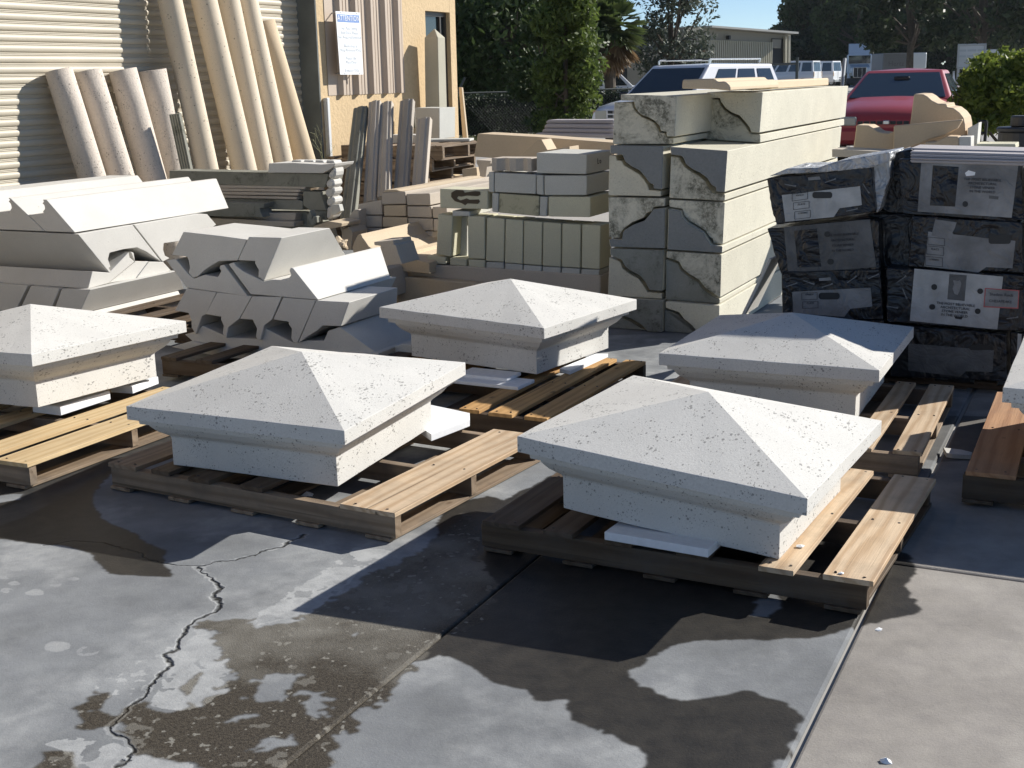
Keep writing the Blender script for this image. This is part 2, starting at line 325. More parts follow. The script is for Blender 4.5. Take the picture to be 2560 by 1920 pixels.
def yard_mat(name, dry, tint):
    mt, n, b = newmat(name)
    tc = N(n, 'ShaderNodeTexCoord'); mp = N(n, 'ShaderNodeMapping'); n.links.new(tc.outputs['Object'], mp.inputs[0])
    mp.inputs['Location'].default_value = (-GX0/GS, -GY0/GS, 0); mp.inputs['Scale'].default_value = (1/GS, 1/GS, 1)
    def im(i):
        x = N(n, 'ShaderNodeTexImage'); x.image = i; x.extension = 'CLIP'; n.links.new(mp.outputs[0], x.inputs[0]); return x
    a = im(img); r2 = im(img2); sp_ = N(n, 'ShaderNodeSeparateColor'); n.links.new(a.outputs[0], sp_.inputs[0]); sp2 = N(n, 'ShaderNodeSeparateColor'); n.links.new(r2.outputs[0], sp2.inputs[0])
    co = tc.outputs['Object']; f1 = noise(n, co, 2.1, 8, .65); f2 = noise(n, co, 14, 6, .65, .3); f3 = noise(n, co, 120, 4, .7); vv = voro(n, co, 260); f5 = noise(n, co, 320, 2, .6)
    c = mix(n, ramp(n, f1, [(.3, 0.), (.7, 1.)]), tuple(x*.68 for x in dry), tuple(x*1.2 for x in dry))
    c = mix(n, ramp(n, f2, [(.35, 0.), (.68, 1.)]), mix(n, 1., c, (.86, .86, .88), 'MULTIPLY'), c)
    c = mix(n, mth(n, 'MULTIPLY', sp_.outputs[1], ramp(n, f2, [(.25, .35), (.6, 1.)])), c, tint)
    c = mix(n, ramp(n, f5, [(.3, 0.), (.6, 1.)]), mix(n, 1., c, (.84, .84, .84), 'MULTIPLY'), c)
    wetc = mix(n, ramp(n, f2, [(.3, 0.), (.7, 1.)]), (.020, .019, .018), (.044, .040, .034))
    wetr = mix(n, ramp(n, f3, [(.3, 0.), (.66, 1.)]), (.020, .017, .014), (.085, .073, .056))
    wetr = mix(n, mth(n, 'MULTIPLY', sp_.outputs[1], .8), wetr, (.26, .25, .22))
    wc = mix(n, sp2.outputs[0], wetc, wetr)
    rim = ramp(n, noise(n, co, 260, 2, .5), [(.70, 0.), (.76, 1.)]); c = mix(n, mth(n, 'MULTIPLY', rim, .5), c, (.5, .5, .49)); c = mix(n, sp_.outputs[0], c, wc); c = mix(n, sp_.outputs[2], c, (.012, .012, .010))
    n.links.new(c, b.inputs['Base Color'])
    rg = mix(n, sp_.outputs[0], (.88, .88, .88), (.5, .5, .5)); rg = mix(n, sp2.outputs[0], rg, (.62, .62, .62)); n.links.new(rg, b.inputs['Roughness'])
    b.inputs['Specular IOR Level'].default_value = .22
    h = mth(n, 'ADD', mth(n, 'MULTIPLY', f3, .8), mth(n, 'MULTIPLY', f2, .35))
    h = mth(n, 'SUBTRACT', h, mth(n, 'MULTIPLY', sp_.outputs[2], 5.)); hr = mth(n, 'MULTIPLY', mth(n, 'MULTIPLY', vv, .55), sp2.outputs[0]); h = mth(n, 'ADD', h, hr)
    bump(n, b, h, .0025, .55); return mt
M_yard = yard_mat('stained_yard_concrete', (.242, .254, .262), (.45, .46, .46))
M_yardr = yard_mat('tan_yard_concrete', (.335, .312, .282), (.42, .395, .36))
M_lot = plain('pale_lot_concrete', (.36, .345, .32), .9, nz=.14, nsc=.35)
ground = mesh('ground', [(-310, -45, -.012), (470, -45, -.012), (470, 305, -.012), (-310, 305, -.012)], [(0, 1, 2, 3)], M_lot, recenter=False); tag(ground, kind='structure')
Wv = lambda o, a, b: o+U*a+V*b
J1 = gnd('D', (1845, 1370)); J2 = gnd('D', (885, 1430))
def slab(name, p, a0, a1, b0, b1, mat, z=0, bev=.008):
    q = [p+U*a0+V*b0, p+U*a1+V*b0, p+U*a1+V*b1, p+U*a0+V*b1]; q = [Vector((v.x, v.y, z-.05)) for v in q]
    o = MB().prism(q, (0, 0, .05)).build(name, mat, ground, bev=bev, segs=2); o['label'] = name.replace('_', ' '); return o
d12 = (J2-J1).dot(U)
s1 = slab('concrete_slab', J1, d12+.003, -.008, -3.2, 9, M_yard); s1['label'] = 'grey stained concrete slab between the two long joints'
s2 = slab('concrete_slab', J1, d12-6, d12-.002, -3.2, 9, M_yard); s2['label'] = 'grey cracked concrete slab on the left of the yard'
s3 = slab('concrete_slab', J1, .006, 3.2, -3.2, .55, M_yardr); s3['label'] = 'tan concrete slab right of the wide joint'
s4 = slab('concrete_slab', J1, .006, 3.2, .558, 9, M_yardr); s4['label'] = 'tan concrete slab under the right hand pallets'

# ------------------------------------------------------------------ pallets
M_nail = plain('rusty_nail', (.07, .055, .045), .6)
def pallet(label, cx, cy, yaw, top, w_=1.216, d_=1.0, boards=None, mt=None, mb=None, group='wooden pallets carrying the stone caps', nb=5, mats=None, name='wooden_pallet', hstr=.073, z0=None):
    mt = mt or M_wood; mb = mb or M_woodw
    z0 = top-.016-hstr-.012 if z0 is None else z0
    r = empty(name, (cx, cy, z0), yaw); tag(r, label, 'pallet', group)
    if boards is None: boards = [(-w_/2+.06+i*(w_-.12)/5, .10) for i in range(6)]
    for i, (x, bw) in enumerate(boards):
        mm = mats[i] if mats else mt
        o = MB().box((0, 0, 0), (bw, d_+random.uniform(-.012, .012), .016)).build('top_board', mm, r, bev=.0015); o.location = (x, random.uniform(-.008, .008), .012+hstr+.008); o.rotation_euler = (random.uniform(-.003, .003), random.uniform(-.01, .01), random.uniform(-.008, .008))
    nl = MB()
    for (x, bw) in boards:
        for y in (-d_/2+.024, 0, d_/2-.024):
            for e in (-.28, .3): nl.tube((x+bw*e, y+random.uniform(-.008, .008), .012+hstr+.01), (x+bw*e, y, .012+hstr+.0175), .0045, n=6)
    nl.build('nail_heads', M_nail, r)
    for y in (-d_/2+.024, 0, d_/2-.024):
        o = MB().box((0, 0, 0), (.038, w_-.01, hstr)).build('stringer', mb, r, bev=.002); o.location = (0, y, .012+hstr/2); o.rotation_euler = (0, 0, math.pi/2)
    for i in range(nb):
        x = -w_/2+.06+i*(w_-.12)/(nb-1)
        o = MB().box((0, 0, 0), (.1, d_+.01, .012)).build('bottom_board', mb, r, bev=.0015); o.location = (x, 0, .006); o.rotation_euler = (0, 0, random.uniform(-.02, .02))
    return r
def loc_x(c, yaw, P): d = P-Vector((c[0], c[1], 0)); return d.x*math.cos(yaw)+d.y*math.sin(yaw)
def from_corner(P, yaw, w_, d_, which='fr'):
    a = Vector((math.cos(yaw), math.sin(yaw), 0)); b = Vector((-math.sin(yaw), math.cos(yaw), 0))
    sx_ = -1 if which[1] == 'r' else 1; sy = 1 if which[0] == 'f' else -1
    return P+a*(sx_*w_/2)+b*(sy*d_/2)
def bpx(c, yaw, k, prs, z=.105):
    out = []
    for a, b in prs:
        xa = loc_x(c, yaw, gnd(k, a, z)); xb = loc_x(c, yaw, gnd(k, b, z)); out.append(((xa+xb)/2, xb-xa))
    return out
cA = (.6574, 3.9538); yA = -.485
bA = bpx(cA, yA, 'X1', [((1212, 775), (1325, 822)), ((1435, 828), (1627, 862))])
pallet('shade-darkened pallet under the large pitted cap in the right foreground', *cA, yA, .105, boards=[(-.53, .13), (-.33, .10), (-.13, .09), (.10, .1)]+bA, mats=[M_woodd, M_woodd, M_woodd, M_woodd, M_wood, M_wood], mb=M_woodd)
Pfr = gnd('Y5', (430, 1390), .105); Pfl = gnd('Y4', (640, 1080), .105)
yB = math.atan2((Pfr-Pfl).y, (Pfr-Pfl).x); wB = (Pfr-Pfl).length; print('palB yaw', yB, 'w', wB)
cB = from_corner(Pfr, yB, wB, 1.0)
bB = bpx(cB, yB, 'Y5', [((130, 1325), (430, 1390))])
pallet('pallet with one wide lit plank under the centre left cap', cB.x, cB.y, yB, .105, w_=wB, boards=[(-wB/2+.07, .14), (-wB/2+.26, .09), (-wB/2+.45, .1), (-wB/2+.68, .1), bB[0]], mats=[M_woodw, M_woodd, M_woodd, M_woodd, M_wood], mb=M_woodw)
P = gnd('Y5', (1310, 842), .105); cCp = from_corner(P, -.47, 1.2, 1.15)
bC = bpx(cCp, -.47, 'Y5', [((830, 770), (930, 790)), ((995, 795), (1115, 818)), ((1190, 820), (1310, 840))])
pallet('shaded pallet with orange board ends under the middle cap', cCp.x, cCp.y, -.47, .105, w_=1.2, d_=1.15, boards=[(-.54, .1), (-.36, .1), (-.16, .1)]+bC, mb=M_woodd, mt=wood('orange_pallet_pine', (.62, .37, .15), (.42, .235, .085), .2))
P = gnd('X3', (1110, 1045), .105); cDp = from_corner(P, -.44, 1.2, 1.1)
bD = bpx(cDp, -.44, 'X3', [((460, 985), (670, 1000)), ((845, 1010), (1110, 1045))])
pallet('pallet under the right hand cap beside the black cartons', cDp.x, cDp.y, -.44, .105, w_=1.2, d_=1.1, boards=[(-.54, .1), (-.33, .1), (-.12, .1), (.1, .1)]+bD, mb=M_woodw)
P = gnd('Y4', (165, 1090), .105); cEp = from_corner(P, -.45, 1.2, 1.15)
bE = bpx(cEp, -.45, 'Y4', [((20, 1045), (165, 1090))])
pallet('sunlit yellow pallet under the cap at the left edge', cEp.x, cEp.y, -.45, .105, w_=1.2, d_=1.15, boards=[(-.5, .12), (-.25, .12), (.0, .12), (bE[0][0]-.21, .13), bE[0]], mt=wood('yellow_pallet_pine', (.68, .52, .30), (.55, .38, .19), .15), mb=M_woodw)
P = gnd('X3', (1490, 1200), .125); cFp = from_corner(P, -.45, 1.2, 1.2, 'fl')
pallet('brown pallet cut off by the right edge of the yard view', cFp.x, cFp.y, -.45, .125, w_=1.2, d_=1.2, boards=[(-.51, .16), (-.3, .14), (-.08, .1), (.15, .12), (.4, .12)], mt=wood('red_brown_plank', (.42, .24, .13), (.28, .14, .07), .35), mb=M_woodd, hstr=.085)
# a torn label and a dropped chip on the pallets and ground
# ------------------------------------------------------------------ pyramid caps
def cap(label, cx, cy, z0, yaw, tx, ty, s, mat=M_cap, wob=0.):
    prof = [(.352, 0), (.352, .104), (.356, .112), (.368, .121), (.384, .133), (.396, .147), (.404, .158), (.405, .168), (.428, .170), (.430, .1885), (.457, .193), (.457, .243)]
    vs_, fs = [], []; M_ = Matrix.Rotation(yaw, 3, 'Z'); K = 8
    for (r, z) in prof:
        for side in range(4):
            for i in range(K):
                t = -1+2*i/K; x, y = [(t, -1), (1, t), (-t, 1), (-1, -t)][side]
                j = .0012 if z > .2 or z < .01 else .0
                x = x*r+random.uniform(-j, j); y = y*r+random.uniform(-j, j); vs_.append((x, y, z+(random.uniform(-j, j))))
    n = 4*K
    for a in range(len(prof)-1):
        for i in range(n): fs.append((a*n+i, a*n+(i+1) % n, (a+1)*n+(i+1) % n, (a+1)*n+i))
    vs_.append((0, 0, .365)); ap = len(vs_)-1
    for i in range(n): fs.append(((len(prof)-1)*n+i, (len(prof)-1)*n+(i+1) % n, ap))
    fs.append(tuple(range(n))[::-1])
    vs_ = [Vector((x*s, y*s, z*s+x*s*tx+y*s*ty)) for x, y, z in vs_]
    me = bpy.data.meshes.new('pyramid_cap'); me.from_pydata([tuple(v) for v in vs_], [], fs); me.materials.append(mat); me.update()
    o = bpy.data.objects.new('pyramid_cap', me); link(o); o.location = (cx, cy, z0); o.rotation_euler = (0, 0, yaw)
    b = o.modifiers.new('bevel', 'BEVEL'); b.width = .0018; b.segments = 2; b.limit_method = 'ANGLE'; b.angle_limit = math.radians(35)
    tag(o, label, 'stone cap', 'pyramid topped stone pier caps on pallets'); return o
def slide(cx, cy, z0, t): return cx*t, cy*t, CAMH+(z0-CAMH)*t, t
q = slide(.631, 3.9571, .1001, .976); cap('large heavily pitted pyramid cap in the right foreground', q[0], q[1], q[2], -.5007, -.0805, -.0014, q[3]*.998)
q = slide(-.7845, 4.6368, .1171, .996); cap('pitted pyramid cap left of centre beside the wide lit plank', q[0], q[1], q[2], -.4258, -.0055, .0419, q[3]*.9976)
cap('middle pyramid cap standing before the pale block wall', .0027, 6.161, .1358, -.5607, -.0257, -.0173, 1.008)
cap('half shaded pyramid cap before the stack of black cartons', 1.2007, 5.3182, .108, -.4457, -.0007, .0064, .9724)
cap('pyramid cap cut off by the left edge with dark moulding shadow', -2.1203, 5.5347, .1601, -.4477, .0213, -.0377, 1.0226)
P = gnd('X3', (1870, 440), .425); cF = from_corner(P, -.45, .914, .914, 'fl'); cap('pyramid cap corner cut off by the right edge', cF.x, cF.y, .182, -.45, 0, 0, 1.)
o = MB().box((0, 0, .028), (.5, .5, .056)).build('foam_spacer', M_foam, recenter=False); o.location = (cF.x, cF.y, .1255); o.rotation_euler = (0, 0, -.45); tag(o, 'unseen foam pad added to raise the cap at the right edge', 'foam')  # unseen pad, added to carry the cap raised for a longer shadow
def plate(name, k, pts, z, th, mat, label, cat, group=None, bev=.001):
    q = [gnd(k, p, z) for p in pts]; q = [Vector((v.x, v.y, z-th)) for v in q]
    return tag(MB().prism(q, (0, 0, th)).build(name, mat, bev=bev), label, cat, group)
def fbox(label, k, p, z, d, yaw, th=None):
    P = gnd(k, p, z); o = MB().box((0, 0, d[2]/2), d).build('foam_spacer', M_foam, bev=.002, recenter=False); o.location = (P.x, P.y, z); o.rotation_euler = (0, 0, yaw)
    return tag(o, label, 'foam', 'white foam spacers under the caps')
fbox('white foam strip wedged under the front of the right foreground cap', 'X1', (845, 690), .106, (.33, .12, .026), -.52)
plate('foam_sheet', 'Y5', [(560, 880), (640, 765), (862, 812), (862, 850), (640, 935)], .135, .028, M_foam, 'bright white foam sheet poking out right of the centre left cap', 'foam')
fbox('lower foam sheet under the left corner of the middle cap', 'Y5', (1000, 640), .106, (.34, .16, .016), -.5)
fbox('upper foam sheet under the left corner of the middle cap', 'Y5', (975, 600), .1225, (.26, .14, .016), -.5)
fbox('foam block under the front corner of the left edge cap', 'Y4', (430, 745), .106, (.16, .30, .04), -.45)
fbox('foam block under the right side of the left edge cap', 'Y4', (800, 640), .106, (.12, .2, .035), -.35)
plate('foam_sheet', 'Y5', [(1380, 555), (1590, 470), (1660, 470), (1440, 570)], .125, .018, M_foam, 'shaded foam sheet under the right side of the middle cap', 'foam')
plate('stone_chip', 'X3', [(1320, 990), (1490, 1010), (1590, 1035), (1580, 1060), (1400, 1050), (1350, 1040)], .02, .018, M_white, 'flat white stone offcut lying between the right hand pallets', 'stone chip')
for i, (k_, p_, s_, l_) in enumerate([('X1', (1365, 708), .018, 'small white chip on the inner lit board of the right foreground pallet'), ('X1', (1520, 808), .012, 'small white chip on the outer lit board of the right foreground pallet'), ('X1', (1690, 1523), .02, 'white pebble on the tan slab near the bottom right'), ('X1', (1663, 1022), .014, 'tiny pale pebble beside the front corner of the right pallet'), ('Y5', (712, 965), .03, 'white scrap lying inside the centre left pallet'), ('Y4', (1818, 1278), .03, 'pale splinter on the front stringer of the centre left pallet')]):
    z_ = .106 if i in (0, 1) else .0
    P = gnd(k_, p_, z_); bm = bmesh.new(); bmesh.ops.create_icosphere(bm, subdivisions=1, radius=s_*.7)
    for v in bm.verts: v.co = Vector((v.co.x*random.uniform(.6, 1.5), v.co.y*random.uniform(.6, 1.3), max(0, v.co.z*random.uniform(.3, .8))))
    me = bpy.data.meshes.new('stone_chip'); bm.to_mesh(me); bm.free(); me.materials.append(M_foam); o = bpy.data.objects.new('stone_chip', me); link(o); o.location = (P.x, P.y, z_); tag(o, l_, 'stone chip')

# ------------------------------------------------------------------ tall stack of crown mouldings
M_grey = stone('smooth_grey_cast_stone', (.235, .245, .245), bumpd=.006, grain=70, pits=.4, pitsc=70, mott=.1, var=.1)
PT = gnd('D', (1315, 750), .015)*1.0; PT = CO+(PT-CO)*1.085; G1 = 'crown moulding halves nested in the tall stack'
_q = onp('Y2', (780, 430), PT, V); LT = Lto(_q, V, 'Y2', 1476); print('tall stack L', LT)
TS = [
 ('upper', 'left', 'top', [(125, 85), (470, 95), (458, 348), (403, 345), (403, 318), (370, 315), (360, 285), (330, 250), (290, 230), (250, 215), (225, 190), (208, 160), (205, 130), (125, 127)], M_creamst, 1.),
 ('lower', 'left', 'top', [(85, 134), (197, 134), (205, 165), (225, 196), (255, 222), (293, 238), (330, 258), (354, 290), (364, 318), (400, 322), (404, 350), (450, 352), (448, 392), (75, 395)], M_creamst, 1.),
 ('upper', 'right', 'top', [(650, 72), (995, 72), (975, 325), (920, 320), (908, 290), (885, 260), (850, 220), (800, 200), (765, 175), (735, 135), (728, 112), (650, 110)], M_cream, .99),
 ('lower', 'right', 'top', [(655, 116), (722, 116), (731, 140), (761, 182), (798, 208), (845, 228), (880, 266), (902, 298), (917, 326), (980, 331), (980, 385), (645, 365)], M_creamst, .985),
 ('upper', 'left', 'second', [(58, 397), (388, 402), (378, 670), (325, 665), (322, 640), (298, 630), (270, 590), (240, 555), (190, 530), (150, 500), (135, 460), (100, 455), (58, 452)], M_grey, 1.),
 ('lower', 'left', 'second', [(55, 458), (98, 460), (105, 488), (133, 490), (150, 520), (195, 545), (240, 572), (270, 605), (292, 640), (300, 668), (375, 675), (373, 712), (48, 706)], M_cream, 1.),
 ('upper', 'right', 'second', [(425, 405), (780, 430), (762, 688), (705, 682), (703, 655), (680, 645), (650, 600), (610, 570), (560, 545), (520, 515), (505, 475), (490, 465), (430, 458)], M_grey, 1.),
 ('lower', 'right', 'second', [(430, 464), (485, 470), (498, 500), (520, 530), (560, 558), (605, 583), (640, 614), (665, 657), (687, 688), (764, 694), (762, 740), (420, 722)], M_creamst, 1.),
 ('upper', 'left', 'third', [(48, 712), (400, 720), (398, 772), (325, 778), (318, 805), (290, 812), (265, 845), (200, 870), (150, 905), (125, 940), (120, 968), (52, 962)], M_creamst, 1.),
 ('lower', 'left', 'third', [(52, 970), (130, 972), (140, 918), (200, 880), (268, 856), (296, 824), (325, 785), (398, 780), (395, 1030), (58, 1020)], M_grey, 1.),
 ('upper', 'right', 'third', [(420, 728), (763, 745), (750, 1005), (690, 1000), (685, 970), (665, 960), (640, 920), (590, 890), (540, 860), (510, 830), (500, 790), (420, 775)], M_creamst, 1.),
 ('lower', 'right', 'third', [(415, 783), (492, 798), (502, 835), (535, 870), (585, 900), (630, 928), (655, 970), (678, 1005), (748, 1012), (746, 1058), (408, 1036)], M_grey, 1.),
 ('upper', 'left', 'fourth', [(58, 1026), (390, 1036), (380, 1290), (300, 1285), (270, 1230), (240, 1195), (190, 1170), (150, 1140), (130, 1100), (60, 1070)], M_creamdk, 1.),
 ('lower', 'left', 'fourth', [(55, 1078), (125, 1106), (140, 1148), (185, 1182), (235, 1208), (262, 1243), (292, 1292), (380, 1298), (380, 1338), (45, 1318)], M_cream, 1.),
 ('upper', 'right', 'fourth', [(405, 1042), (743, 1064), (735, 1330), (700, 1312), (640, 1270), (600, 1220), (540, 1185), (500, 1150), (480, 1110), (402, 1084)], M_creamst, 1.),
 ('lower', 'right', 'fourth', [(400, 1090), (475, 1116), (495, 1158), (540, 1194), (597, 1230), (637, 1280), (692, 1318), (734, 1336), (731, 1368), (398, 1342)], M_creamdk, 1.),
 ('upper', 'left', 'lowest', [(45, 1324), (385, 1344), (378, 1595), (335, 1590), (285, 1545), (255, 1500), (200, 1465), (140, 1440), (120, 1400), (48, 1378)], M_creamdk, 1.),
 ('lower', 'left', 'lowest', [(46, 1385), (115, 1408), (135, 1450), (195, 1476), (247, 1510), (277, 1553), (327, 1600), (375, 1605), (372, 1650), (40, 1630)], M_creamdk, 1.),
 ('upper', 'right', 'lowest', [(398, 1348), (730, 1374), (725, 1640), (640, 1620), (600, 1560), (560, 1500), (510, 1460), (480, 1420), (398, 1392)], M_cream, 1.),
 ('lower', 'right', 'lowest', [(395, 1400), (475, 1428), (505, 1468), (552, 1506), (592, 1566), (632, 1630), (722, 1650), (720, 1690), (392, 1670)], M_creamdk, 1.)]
def inset(p, e=3.6):
    p = [Vector((x, y)) for x, y in p]; n = len(p); A = sum(p[i].x*p[(i+1) % n].y-p[(i+1) % n].x*p[i].y for i in range(n)); sg_ = 1 if A > 0 else -1; out = []
    for i in range(n):
        a, b, c = p[i-1], p[i], p[(i+1) % n]; d1 = (b-a).normalized(); d2 = (c-b).normalized()
        nn = (Vector((-d1.y, d1.x))+Vector((-d2.y, d2.x)))*sg_; nn = nn/max(.5, nn.length); out.append((b.x+nn.x*e, b.y+nn.y*e))
    return out
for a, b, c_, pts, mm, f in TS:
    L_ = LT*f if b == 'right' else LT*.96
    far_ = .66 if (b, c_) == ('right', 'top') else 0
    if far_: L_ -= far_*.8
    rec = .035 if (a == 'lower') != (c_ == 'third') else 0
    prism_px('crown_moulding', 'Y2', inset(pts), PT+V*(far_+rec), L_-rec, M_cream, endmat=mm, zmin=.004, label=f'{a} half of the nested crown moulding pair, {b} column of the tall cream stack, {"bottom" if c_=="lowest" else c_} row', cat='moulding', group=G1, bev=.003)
# broken bull-nose coping on top
Pc = onp('V2', (300, 940), PT+V*.02, V)
def coping(label, k, prof, x1, P, drx, lift=0):
    return prism_px('coping_piece', k, prof, P, 1, M_columns, label, 'coping', 'broken tan coping pieces on the tall stack', dr=drx, Lx=(0, x1), bev=.006)
Dc = (V*.93+U*.16).normalized()
coping('long tan bull-nose coping piece lying on top of the tall stack', 'V2', [(845, 950), (845, 850), (820, 838), (780, 850), (740, 875), (690, 940)], 1712, PT+V*.70, V)
coping('short broken tan coping piece at the left end on the tall stack', 'V2', [(20, 930), (30, 825), (250, 815), (400, 815), (430, 850), (520, 845), (578, 900), (580, 955), (480, 945), (410, 935)], 640, PT+V*.06, V)

# ------------------------------------------------------------------ pale block wall behind the middle cap
PB = Vector(dep('Y1', (1860, 1090), 7.7)); GB = 'pale blocks in the low dry-stacked wall'
def blk(label, pts, mm, L=.2, off=0, k='Y1', P=None, g=GB, name='concrete_block', Lx=None):
    return prism_px(name, k, pts, (P or PB)+V*off, L, mm, label, 'block', g, bev=.004, Lx=Lx)
for i, pts in enumerate([[(700, 672), (805, 685), (793, 978), (688, 960)], [(808, 690), (908, 690), (905, 985), (800, 980)], [(912, 688), (1035, 690), (1035, 995), (915, 990)], [(1050, 697), (1175, 708), (1170, 1015), (1043, 1008)], [(1184, 708), (1308, 718), (1305, 1030), (1178, 1020)], [(1316, 720), (1445, 730), (1440, 1040), (1312, 1031)], [(1453, 730), (1580, 740), (1578, 1050), (1448, 1042)], [(1589, 740), (1720, 748), (1715, 1058), (1586, 1050)], [(1731, 747), (1862, 755), (1856, 1067), (1727, 1059)]]):
    nm = ['first', 'second (recessed, dark)', 'third', 'fourth', 'fifth', 'sixth', 'seventh', 'eighth', 'last'][i]
    blk(f'{nm} upright block from the left in the row of tall narrow blocks', pts, M_blockg if i == 1 else M_block, .2, .13 if i == 1 else 0)
for i, pts in enumerate([[(625, 970), (755, 980), (755, 1033), (628, 1025)], [(785, 985), (905, 995), (903, 1046), (785, 1038)], [(918, 998), (1035, 1002), (1035, 1055), (918, 1050)], [(1045, 1015), (1170, 1020), (1170, 1065), (1045, 1058)], [(1180, 1024), (1305, 1034), (1305, 1078), (1180, 1068)], [(1312, 1037), (1440, 1046), (1438, 1090), (1312, 1080)], [(1448, 1048), (1577, 1055), (1575, 1100), (1448, 1090)], [(1586, 1056), (1714, 1064), (1712, 1105), (1586, 1100)], [(1726, 1066), (1855, 1072), (1850, 1110), (1724, 1108)]]):
    blk(f'{["first","second","third","fourth","fifth","sixth","seventh","eighth","last"][i]} flat block from the left in the bottom course under the uprights', pts, M_block if i < 3 else M_blockg, .2)
for lb, pts, mm, L_ in [
  ('block with dark glue smear at the left end above the uprights', [(713, 492), (1055, 505), (1058, 638), (715, 630)], M_block, .2),
  ('grey block end just right of the glue smeared block', [(1087, 520), (1133, 525), (1130, 662), (1087, 655)], M_blockg, .2),
  ('pale yellow block with mildew on its right corner', [(1138, 525), (1425, 545), (1422, 688), (1135, 662)], stone('pale_yellow_block_with_mildew', (.50, .47, .33), blot=.7, mott=.1), .2),
  ('grey block end between the two yellow blocks of the lowest upper course', [(1430, 547), (1484, 550), (1475, 690), (1426, 688)], M_blockg, .2),
  ('long yellow block at the right end of the lowest upper course', [(1490, 547), (1790, 550), (1788, 695), (1490, 690)], M_block, .42),
  ('narrow grey block end at the left of the middle upper course', [(1062, 372), (1100, 374), (1100, 518), (1064, 515)], M_blockg, .2),
  ('wide grey block left of centre in the middle upper course', [(1105, 376), (1400, 390), (1398, 530), (1105, 515)], M_blockg, .2),
  ('narrow grey block end in the centre of the middle upper course', [(1405, 392), (1452, 395), (1455, 538), (1405, 530)], M_blockg, .2),
  ('wide grey block at the right end of the middle upper course', [(1460, 397), (1765, 397), (1762, 538), (1462, 538)], M_blockg, .42),
  ('large top block at the right end with pencilled marks on its side', [(1405, 235), (1765, 244), (1760, 388), (1405, 380)], M_blockg, .42)]:
    o = blk(lb, pts, mm, L_)
    if 'glue' in lb:
        sp_ = [(795, 520), (830, 500), (880, 503), (890, 520), (960, 508), (1000, 512), (1003, 535), (985, 545), (910, 540), (870, 548), (845, 545), (835, 560), (860, 575), (905, 560), (925, 570), (990, 568), (1000, 582), (985, 600), (910, 596), (895, 610), (870, 595), (820, 580), (795, 550)]
        z_ = MB().prism([onp('Y1', p, PB-V*.0035, V) for p in sp_], V*.003).build('glue_smear', plain('brown_adhesive', (.16, .125, .085), .7), None, recenter=False)
        z_.parent = o; z_.matrix_parent_inverse = Matrix.Translation(-Vector(o.location))
    if 'pencilled' in lb:
        e_ = onp('Y1', (1765, 310), PB, V)+V*.2
        t_ = text('pencil_mark', 'L o', e_+U*.002, V, ZZ, .05, M_ink); t_.parent = o; t_.matrix_parent_inverse = Matrix.Translation(-Vector(o.location))
blk('flat grey cap block bridging the recessed upright', [(802, 648), (928, 655), (928, 688), (803, 688)], M_blockg, .3, .004)
# scalloped coping on top of the wall: bays pressed into the front
q = [onp('Y1', (1085, 365), PB, V), onp('Y1', (1370, 368), PB, V), onp('Y1', (1085, 272), PB, V)]
wd = (q[1]-q[0]).length; hh = q[2].z-q[0].z; pr = [(0, 0), (.13, 0), (.2, .02), (.28, .035), (.38, .02), (.45, 0), (.6, .005), (.75, .03), (.85, .01), (.9, 0), (1, 0)]
pp = [q[0]+U*(a*wd)+V*(b) for a, b in pr]+[q[0]+U*wd+V*.16, q[0]+V*.16]; pp = [Vector((p.x, p.y, q[0].z)) for p in pp]
tag(MB().prism(pp, (0, 0, hh)).build('fluted_block', M_pink, bev=.003), 'brownish fluted block at the left on top of the block wall', 'block')
# long beige base the wall stands on
prism_px('stone_slab', 'Y1', [(388, 1052), (470, 1028), (900, 1048), (1862, 1112), (1860, 1480), (388, 1480)], PB-V*.012, .42, M_pink, 'long pinkish slab base under the block wall', 'slab', bev=.006)
prism_px('stone_slab', 'Y1', [(410, 1160), (445, 1120), (1000, 1170), (1000, 1500), (410, 1500)], PB-V*.10, .085, M_beige, 'lower beige slab step in front of the block wall base', 'slab', bev=.006)

# ------------------------------------------------------------------ brick-shaped mouldings pile and broken pieces
PP_ = Vector(dep('Y1', (480, 760), 9.0)); GP = 'tan moulding lengths in the end-on pile'
bl = [('top row left', [(296, 522), (465, 512), (470, 600), (300, 605)], 940), ('top row right', [(472, 530), (640, 525), (645, 610), (480, 610)], 990),
 ('second row left', [(130, 602), (297, 572), (300, 678), (132, 676)], 560), ('second row middle', [(310, 612), (468, 608), (470, 688), (315, 688)], 800), ('second row third', [(480, 618), (650, 618), (655, 698), (482, 694)], 900), ('second row right', [(660, 622), (760, 620), (765, 700), (663, 700)], 950),
 ('third row left', [(140, 685), (298, 685), (300, 765), (145, 765)], 560), ('third row middle', [(305, 692), (480, 697), (482, 765), (305, 765)], 800), ('third row right', [(487, 701), (662, 706), (662, 790), (490, 788)], 900), ('third row end', [(668, 708), (770, 708), (770, 795), (668, 792)], 950),
 ('bottom row left', [(150, 770), (300, 772), (300, 860), (155, 855)], 560), ('bottom row middle', [(305, 772), (480, 775), (480, 870), (305, 862)], 800), ('bottom row right', [(489, 793), (664, 798), (664, 900), (490, 896)], 900)]
for lb, pts, xe in bl: blk(f'tan squared moulding length seen end-on, {lb} of the low pile', pts, M_beige if 'row m' in lb else M_pink, k='Y1', P=PP_, g=GP, name='moulding_length', Lx=(0, xe))
prism_px('moulding_length', 'Y1', [(300, 520), (325, 500), (400, 498), (430, 508), (465, 511)], PP_+V*.02, 1, M_beige, 'long sunlit fluted moulding lying along the top of the tan pile', 'moulding', Lx=(0, 900))
